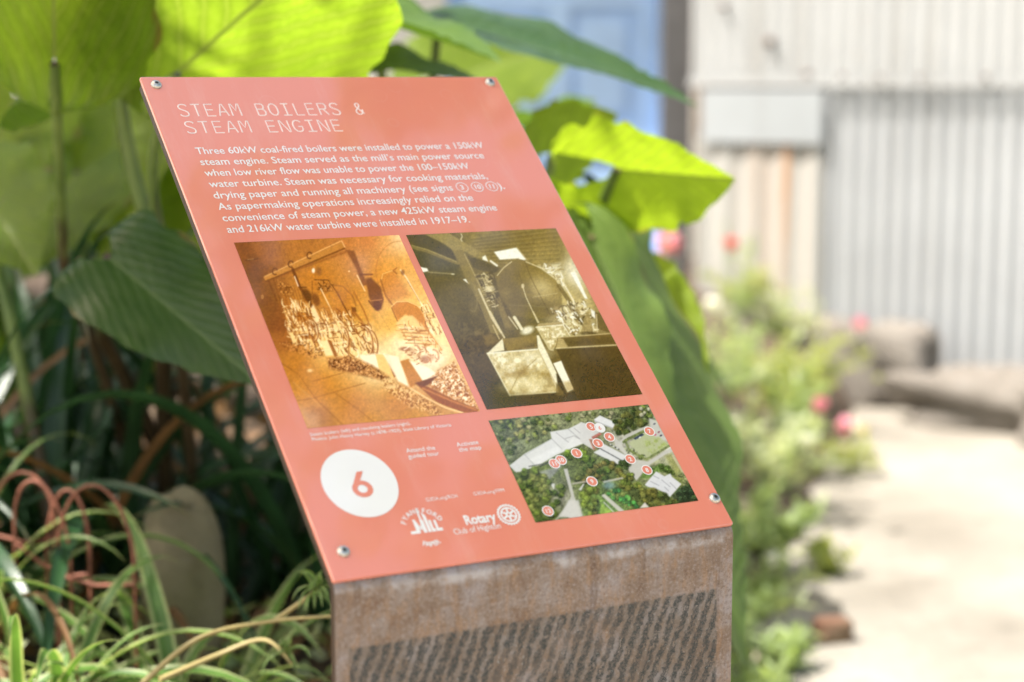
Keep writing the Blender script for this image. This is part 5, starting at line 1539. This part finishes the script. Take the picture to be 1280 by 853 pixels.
# pale runners with plantlets
STEM = small_leaf_mat('runner_stem', (0.34, 0.27, 0.11), (0.42, 0.34, 0.15), .2, 1.2)
def runner(pts_px, label, plantlets):
    root = empty('spider_plant_runner', at(*pts_px[0]), label, 'runner', 'pale runners of the spider plants')
    P = [at(*q) for q in pts_px]
    # smooth polyline
    fine = []
    for i in range(len(P) - 1):
        p0, p1, p2, p3 = P[max(i - 1, 0)], P[i], P[i + 1], P[min(i + 2, len(P) - 1)]
        for k in range(8):
            t = k / 8
            fine.append(.5 * ((2 * p1) + (p2 - p0) * t + (2 * p0 - 5 * p1 + 4 * p2 - p3) * t * t + (3 * p1 - p0 - 3 * p2 + p3) * t ** 3))
    fine.append(P[-1])
    mb = MB(); mb.tube(fine, [.0038 - .002 * i / len(fine) for i in range(len(fine))], 6); mb.build('stem', STEM, root)
    rr = random.Random(len(label))
    for q in plantlets:
        mb = MB(); c = at(*q)
        for k in range(12): strap(mb, c, rr.uniform(0, 6.28), rr.uniform(.02, .05), R(rr.uniform(-10, 80)), .005, 2.5, rr)
        mb.build('plantlet', VARI, root)
runner([(170, 862, 2.1), (245, 800, 2.12), (330, 778, 2.15), (418, 770, 2.1)], 'pale runner lying against the foot of the post', [(392, 742, 2.12)])
runner([(345, 775, 2.15), (380, 750, 2.14), (395, 738, 2.13)], 'short pale runner ending in a small plantlet', [(398, 736, 2.13)])
runner([(200, 850, 2.15), (270, 820, 2.2), (330, 800, 2.2), (365, 830, 2.15)], 'curled pale runner below the long one', [(358, 815, 2.15)])

# low ground cover that fills gaps in the bed (nobody could count it)
def scatter_leaves(name, mats, pts, n_leaf, size, seed, kind=None, zr=(0, .1)):
    rr = random.Random(seed); mb = MB()
    for (x, y, z, rad) in pts:
        for k in range(n_leaf):
            a_ = rr.uniform(0, 6.28); r_ = rad * math.sqrt(rr.random())
            c = Vector((x + r_ * math.cos(a_), y + r_ * math.sin(a_), z + rr.uniform(*zr)))
            d = Vector((rr.uniform(-1, 1), rr.uniform(-1, 1), rr.uniform(-.5, .8))).normalized(); s_ = d.cross(Vector((rr.uniform(-1, 1), rr.uniform(-1, 1), 1))).normalized()
            L = rr.uniform(*size); w = L * .28
            nn = d.cross(s_)
            mb.face([c, c + d * L * .45 + s_ * w + nn * w * .3, c + d * L, c + d * L * .45 - s_ * w + nn * w * .3], None, rr.randrange(len(mats)))
    return mb.build(name, list(mats))
HERB = small_leaf_mat('herb_leaf', (0.22, 0.29, 0.12), (0.35, 0.42, 0.22), .5, 1.6)
HERB2 = small_leaf_mat('pale_herb_leaf', (0.36, 0.40, 0.26), (0.52, 0.55, 0.41), .5, 1.5)
LIME = small_leaf_mat('lime_herb_leaf', (0.24, 0.28, 0.06), (0.36, 0.38, 0.10), .45, 1.6)
LITTER = small_leaf_mat('leaf_litter_brown', (0.10, 0.05, 0.02), (0.22, 0.12, 0.05), .15, 1.1)
rq = random.Random(3)
pts = []
for k in range(150):
    x, y = rq.uniform(-1.7, .2), rq.uniform(2.0, 4.6); pts.append((x, y, soil_z(x, y), .12))
tag(scatter_leaves('leaf_litter', (LITTER, DEAD), pts, 9, (.03, .09), 4, zr=(0, .03)), kind='stuff')
pts = []
for k in range(46):
    x, y = rq.uniform(-.85, -.02), rq.uniform(2.15, 2.9); pts.append((x, y, soil_z(x, y), .10))
tag(scatter_leaves('ground_cover', (HERB, HERB2), pts, 16, (.02, .05), 9, zr=(0, .10)), kind='stuff')

# rounded standing stone
def rock_mat(name, c1, c2, moss):
    m, nt, b = new_mat(name)
    o = coord(nt)
    c = ramp(nt, noise(nt, o, 6, 8, .7), [(0.3, c1), (0.7, c2)])
    c = mixc(nt, math_(nt, 'MULTIPLY', sstep(nt, noise(nt, o, 3.5, 5, .6), .45, .68), .7), c, moss)
    c = mixc(nt, math_(nt, 'MULTIPLY', sstep(nt, noise(nt, o, 60, 4, .7), .55, .7), .4), c, tuple(x * .5 for x in c1))
    nt.links.new(c, b.inputs['Base Color']); b.inputs['Roughness'].default_value = .9
    bump(nt, b, noise(nt, o, 22, 8, .75), .9, .04)
    return m
M_stone = rock_mat('mossy_sandstone', (0.24, 0.20, 0.125), (0.42, 0.36, 0.24), (0.22, 0.21, 0.085))
M_rock = rock_mat('garden_rock', (0.15, 0.128, 0.105), (0.34, 0.305, 0.27), (0.23, 0.205, 0.175))
def rock(name, label, cen, size, mat, seed, rotz=0, group=None, cat='rock', power=2.6, rough=.10, top_shift=0):
    bm = bmesh.new(); bmesh.ops.create_icosphere(bm, subdivisions=4, radius=1)
    rr = random.Random(seed); ph = [(rr.uniform(1, 3.4), rr.uniform(1, 3.4), rr.uniform(1, 3.4), rr.uniform(0, 6)) for _ in range(8)]
    for v in bm.verts:
        c = v.co
        r_ = (abs(c.x) ** power + abs(c.y) ** power + abs(c.z) ** power) ** (-1 / power)
        k = sum(math.sin(a * c.x * 1.7 + b_ * c.y * 1.7 + d * c.z * 1.7 + e) for a, b_, d, e in ph) / 8
        k2 = sum(math.sin(a * c.x * 6 + b_ * c.y * 6 + d * c.z * 6 + e) for a, b_, d, e in ph) / 8
        k3 = abs(sum(math.sin(a * c.x * 13 + b_ * c.y * 11 + d * c.z * 12 + e) for a, b_, d, e in ph[:4]) / 4)
        v.co = c * r_ * (1 + rough * 1.8 * k + rough * .6 * k2 - rough * .45 * k3)
        v.co.x += top_shift * v.co.z
        v.co = Vector((v.co.x * size[0], v.co.y * size[1], v.co.z * size[2]))
    me = bpy.data.meshes.new(name); bm.to_mesh(me); bm.free()
    o = link(name, me, mat)
    o.location = cen; o.rotation_euler = (0, 0, rotz)
    return tag(o, label, cat, group)
c = at(228, 685, 2.62); rock('standing_stone', 'rounded tan stone standing upright among the spider plants', (c.x, c.y, c.z - .05), (.058, .045, .135), M_stone, 5, .3, cat='stone', power=2.5, rough=.05, top_shift=-.06)

# rusty wire hoop edging
M_wire = plain('rusty_wire', (0.20, 0.07, 0.04), .65, .2, .3, 60)
wire_l = [((-10, 650, 2.5), (30, 590, 2.5), (68, 655, 2.48), 'rusty wire hoop at the left edge'), ((18, 660, 2.46), (48, 603, 2.46), (88, 700, 2.44), 'rusty wire hoop leaning left of the tall one'), ((58, 690, 2.48), (88, 612, 2.48), (112, 700, 2.46), 'narrow rusty wire hoop between two larger ones'), ((72, 700, 2.42), (118, 606, 2.42), (168, 712, 2.4), 'largest rusty wire hoop nearest the stone')]
for a, t, b_, lb in wire_l:
    A, Tt, B = at(*a), at(*t), at(*b_)
    gz = soil_z(A.x, A.y) - .03
    top = []
    for i in range(19):
        th = math.pi * i / 18
        mid = A.lerp(B, .5); e = (B - A) * .5
        hgt = Tt.z - mid.z
        top.append(mid - e * math.cos(th) + Vector((0, 0, hgt * math.sin(th))) + (Tt - mid - Vector((0, 0, hgt))) * math.sin(th) * .6)
    top = [Vector((A.x, A.y, gz))] + top + [Vector((B.x, B.y, gz))]
    root_b = Vector((A.x, A.y, gz))
    mb = MB(); mb.tube(top, .0025, 8)
    mb.tube([A + Vector((0, 0, -.02)), A.lerp(B, .5) + Vector((0, 0, -.028)), B + Vector((0, 0, -.02))], .003, 6)
    o = mb.build('wire_hoop', M_wire); tag(o, lb + ' in the garden bed', 'garden edging', 'rusty wire hoops edging the bed')

# ------------------------------------------------------------------ flower border along the path
PINK = small_leaf_mat('pink_petal', (0.66, 0.26, 0.42), (0.80, 0.42, 0.56), .4, 1.3)
RED = small_leaf_mat('red_petal', (0.62, 0.06, 0.05), (0.70, 0.10, 0.08), .3, 1.2)
WHITEP = small_leaf_mat('white_petal', (0.72, 0.72, 0.68), (0.8, 0.8, 0.76), .3, 1.1)
YEL = small_leaf_mat('yellow_blossom', (0.55, 0.50, 0.18), (0.66, 0.60, 0.26), .4, 1.3)
def herb(label, x, y, h, rad, n_st, leafm, seed, cat='plant', group='flowering herbs beside the path', flowers=(), leaf=(.025, .06), per=16):
    rr = random.Random(seed)
    z0 = max(0.0, soil_z(x, y)) - .01
    root = empty('flowering_herb', (x, y, z0), label, cat, group)
    mb = MB(); sm = MB()
    for k in range(n_st):
        a_ = rr.uniform(0, 6.28); r_ = rad * rr.uniform(.2, 1)
        b0 = Vector((x + .3 * r_ * math.cos(a_), y + .3 * r_ * math.sin(a_), z0)); b1 = Vector((x + 1.25 * r_ * math.cos(a_), y + 1.25 * r_ * math.sin(a_), z0 + h * rr.uniform(.25, 1.05)))
        pts = curve_pts(b0, b1, .02, 5)
        sm.tube(pts, .0022, 5)
        for q in range(per):
            t = rr.uniform(.12, 1); i = min(4, int(t * 5)); c = pts[i].lerp(pts[i + 1], t * 5 - i)
            d = Vector((rr.uniform(-1, 1), rr.uniform(-1, 1), rr.uniform(-.2, .9))).normalized(); s_ = d.cross(Vector((rr.uniform(-1, 1), rr.uniform(-1, 1), 1))).normalized()
            L = rr.uniform(*leaf); w = L * .13; nn = d.cross(s_)
            mb.face([c, c + d * L * .45 + s_ * w + nn * w * .4, c + d * L, c + d * L * .45 - s_ * w + nn * w * .4])
    mb.build('foliage', leafm, root, False); sm.build('stems', HERB, root)
    for (P, r_, m_) in flowers:
        P = Vector(P); fb = MB(); sb = MB()
        sb.tube(curve_pts(Vector((x + rr.uniform(-.02, .02), y, z0)), P, .03, 6), .0025, 5)
        for q in range(46):
            d = Vector((rr.gauss(0, 1), rr.gauss(0, 1), rr.gauss(0, 1) + .3)).normalized(); s_ = d.cross(Vector((rr.uniform(-1, 1), rr.uniform(-1, 1), .5))).normalized(); e = s_.cross(d)
            c = P + d * r_ * rr.uniform(.45, .85); w = r_ * .38
            fb.face([c - s_ * w - e * w * .3, c + s_ * w - e * w * .3, c + s_ * w * .7 + d * r_ * .3 + e * w, c - s_ * w * .7 + d * r_ * .3 + e * w])
        f = fb.build('flower', m_, root, False); st_ = sb.build('flower_stalk', HERB, root)
    return root
def pix_ground(px, py):
    """where the ray through a pixel meets the ground"""
    d = at(px, py, 1.0) - Vector((0, 0, CAM_H)); k = CAM_H / -d.z
    return d.x * k, d.y * k
x, y = at(800, 300, 5.2).x, 5.2
herb('tall geranium with round pink heads in front of the dark post', x, y, .62, .12, 12, HERB, 1, flowers=[(at(835, 306, 5.2), .034, PINK), (at(803, 294, 5.3), .018, PINK), (at(742, 300, 5.2), .02, PINK)])
x, y = at(915, 420, 7.0).x, 7.0
herb('small red flower on a thin stem against the whitewashed sheet', x, y, .35, .08, 7, HERB, 2, flowers=[(at(915, 305, 7.0), .026, RED)])
hl = [(955, 640, .30, .16, 26, HERB2, 'pale leafy herb midway along the path edge', [(at(1057, 532, 4.9), .022, PINK)]),
      (985, 600, .38, .18, 26, HERB, 'bushy green herb in the middle of the border', [(at(1025, 506, 5.2), .02, PINK)]),
      (940, 560, .42, .18, 26, HERB2, 'grey-green herb with pale tips behind the big drooping leaf', []),
      (1000, 545, .34, .17, 24, LIME, 'yellow-green herb below the rocks', [(at(1000, 470, 5.9), .02, WHITEP)]),
      (1075, 505, .30, .14, 22, LIME, 'yellow-green herb growing against the big rock', [(at(1075, 404, 6.6), .022, PINK)]),
      (925, 480, .30, .15, 20, LIME, 'yellow-green herb left of the rocks', [(at(890, 386, 6.4), .032, WHITEP)]),
      (940, 720, .26, .15, 26, HERB, 'green herb low beside the post', []),
      (930, 800, .30, .14, 26, HERB, 'leafy green herb near the bottom edge right of the post', []),
      (975, 845, .16, .10, 20, HERB, 'small green herb at the bottom edge of the photo', []),
      (1040, 720, .16, .08, 12, LIME, 'wispy yellow-green herb leaning onto the path', [(at(1035, 690, 4.6), .012, YEL)]),
      (1060, 590, .20, .10, 12, LIME, 'small yellow-flowered herb spreading over the path', [(at(1080, 540, 5.6), .016, YEL)]),
      (900, 600, .4, .16, 22, HERB, 'green herb in the shade of the drooping leaf', []),
      (975, 500, .34, .16, 24, HERB2, 'pale herb with fine leaves in front of the leftmost rock', [])]
for i, (px, py, h, r_, n, lm, lb, fl) in enumerate(hl):
    x, y = pix_ground(px, py)
    herb(lb, x, y, h * .58, r_, int(n * .72), lm, 100 + i, flowers=fl, per=18)

for i, (x, y, h, lm, lb) in enumerate([(.40, 3.45, .30, HERB, 'green herb close behind the right edge of the post'), (.50, 4.0, .24, HERB2, 'pale herb just right of the post near the path edge'), (.62, 4.5, .30, HERB, 'green herb between the post and the flower border'), (.33, 3.0, .28, HERB, 'leafy herb in the shade right behind the post'), (.72, 5.0, .32, HERB2, 'pale frothy herb in the front of the flower border'), (.85, 6.0, .34, LIME, 'lime herb at the back of the flower border')]):
    herb(lb, x, y, h * .65, .15, 18, lm, 300 + i, per=18, flowers=[((x + .05, y - .08, h * .8), .014, WHITEP), ((x - .07, y + .02, h * .7), .012, WHITEP)] if i in (1, 4, 5) else ())

# rocks and brick
G_r = 'rocks at the foot of the shed'
def rock_px(label, px, py, Y, w, d, h, seed, rz, pw=6.0, rough=.17):
    c = at(px, py, Y); return rock('rock', label, (c.x, c.y, h * .8), (w, d, h), M_rock, seed, rz, G_r, 'rock', pw, rough)
rock_px('brown block rock with a flat top in front of the iron sheets', 1090, 460, 7.0, .24, .16, .17, 2, -.5)
rock_px('long low rock lying along the shed at the right edge', 1262, 505, 6.45, .36, .15, .11, 3, -.55)
rock_px('pale rounded rock below the rust-streaked sheet', 925, 440, 7.2, .15, .14, .18, 4, .2)
rock_px('narrow rock between the pale one and the flat-topped one', 990, 440, 7.25, .14, .12, .15, 6, .7)
rock_px('low brown rock half hidden behind the yellow-green herbs', 1040, 452, 7.15, .13, .12, .13, 12, .1)
rock_px('leftmost brown rock beside the foot of the dark post', 882, 440, 7.35, .12, .12, .16, 14, .5)
rock_px('far right low rock continuing beyond the photo edge', 1400, 530, 6.1, .30, .16, .12, 8, -.5)
x, y = pix_ground(1040, 803)
rock('brick_chunk', 'small broken reddish brick lying on the path', (x, y, .025), (.042, .03, .03), rock_mat('old_brick', (0.19, 0.085, 0.05), (0.30, 0.16, 0.10), (0.24, 0.20, 0.10)), 9, .3, None, 'brick', 4.5, .05)

# ------------------------------------------------------------------ the shade tree: trunk out of frame at left, boughs over the sign
BARK = rock_mat('bark', (0.07, 0.05, 0.035), (0.15, 0.11, 0.08), (0.10, 0.10, 0.06))
CAN = small_leaf_mat('tree_leaf', (0.05, 0.11, 0.02), (0.09, 0.16, 0.03), .4, 1.4)
def shade_tree(label, foot, boughs, seed, group=None):
    rr = random.Random(seed)
    root = empty('shade_tree', foot, label, 'tree', group)
    foot = Vector(foot)
    top = foot + Vector((rr.uniform(-.2, .2), rr.uniform(-.2, .2), 3.4))
    tb = MB(); cb = MB()
    tb.tube(curve_pts(foot - Vector((0, 0, .1)), top, 0, 10, Vector((.12, .05, 0))), [.20 - .09 * i / 10 for i in range(11)], 12)
    for (c, rad, n, *sg) in boughs:
        c = Vector(c); sg = sg[0] if sg else .2
        st_ = foot.lerp(top, rr.uniform(.72, .98))
        pts = curve_pts(st_, c, .35, 9)
        tb.tube(pts, [.075 - .062 * i / 9 for i in range(10)], 8)
        for k in range(7):
            e = c + Vector((rr.uniform(-1, 1) * rad[0], rr.uniform(-1, 1) * rad[1], rr.uniform(-1, 1) * rad[2])) * .8
            tb.tube(curve_pts(pts[rr.randint(5, 9)], e, .05, 5), [.014 - .011 * i / 5 for i in range(6)], 5)
        cl = [(rr.uniform(-.75, .75), rr.uniform(-.75, .75), rr.uniform(-.75, .75)) for _ in range(max(4, n // (60 if sg > .15 else 75)))]
        for k in range(n):
            q = rr.choice(cl)
            p = Vector((q[0] + rr.gauss(0, sg), q[1] + rr.gauss(0, sg), q[2] + rr.gauss(0, sg * 1.2)))
            p = c + Vector((p.x * rad[0], p.y * rad[1], p.z * rad[2]))
            d = Vector((rr.uniform(-1, 1), rr.uniform(-1, 1), rr.uniform(-.9, .4))).normalized(); s_ = d.cross(Vector((rr.uniform(-1, 1), rr.uniform(-1, 1), 1.2))).normalized()
            L = rr.uniform(.09, .16); w = L * .27; nn = d.cross(s_)
            cb.face([p, p + d * L * .5 + s_ * w + nn * w * .3, p + d * L, p + d * L * .5 - s_ * w + nn * w * .3])
    tb.build('trunk', BARK, root); cb.build('crown', CAN, root, False)
def sunward(p, dist): return Vector(p) + SUN * dist
pc = TL + D1 * .2 + D2 * .3
shade_tree('leafy tree rooted left of the garden whose boughs shade the sign', (-2.9, 4.4, .2), [
    (sunward(pc, 3.6), (.60, .52, .4), 2300),
    (sunward((0.05, 1.55, .45), 3.9), (.6, .6, .4), 1500),
    (sunward((-.42, 2.42, .86), 3.8), (.2, .2, .2), 420),
    (sunward((-.3, 3.1, .5), 4.4), (.6, .6, .4), 900),
    ((-4.3, 4.9, 4.6), (1.2, 1.2, .9), 1800),
], 6)
shade_tree('leafy tree rooted right of the path whose crown mirrors in the gloss of the sign', (4.6, 1.4, 0), [
    ((2.2, 2.7, 4.8), (1.35, 1.0, .35), 1900, .09),
    ((3.2, 1.2, 4.9), (1.0, 1.0, .7), 1800),
    ((4.6, 1.6, 5.0), (1.2, 1.2, .9), 2000),
], 9)
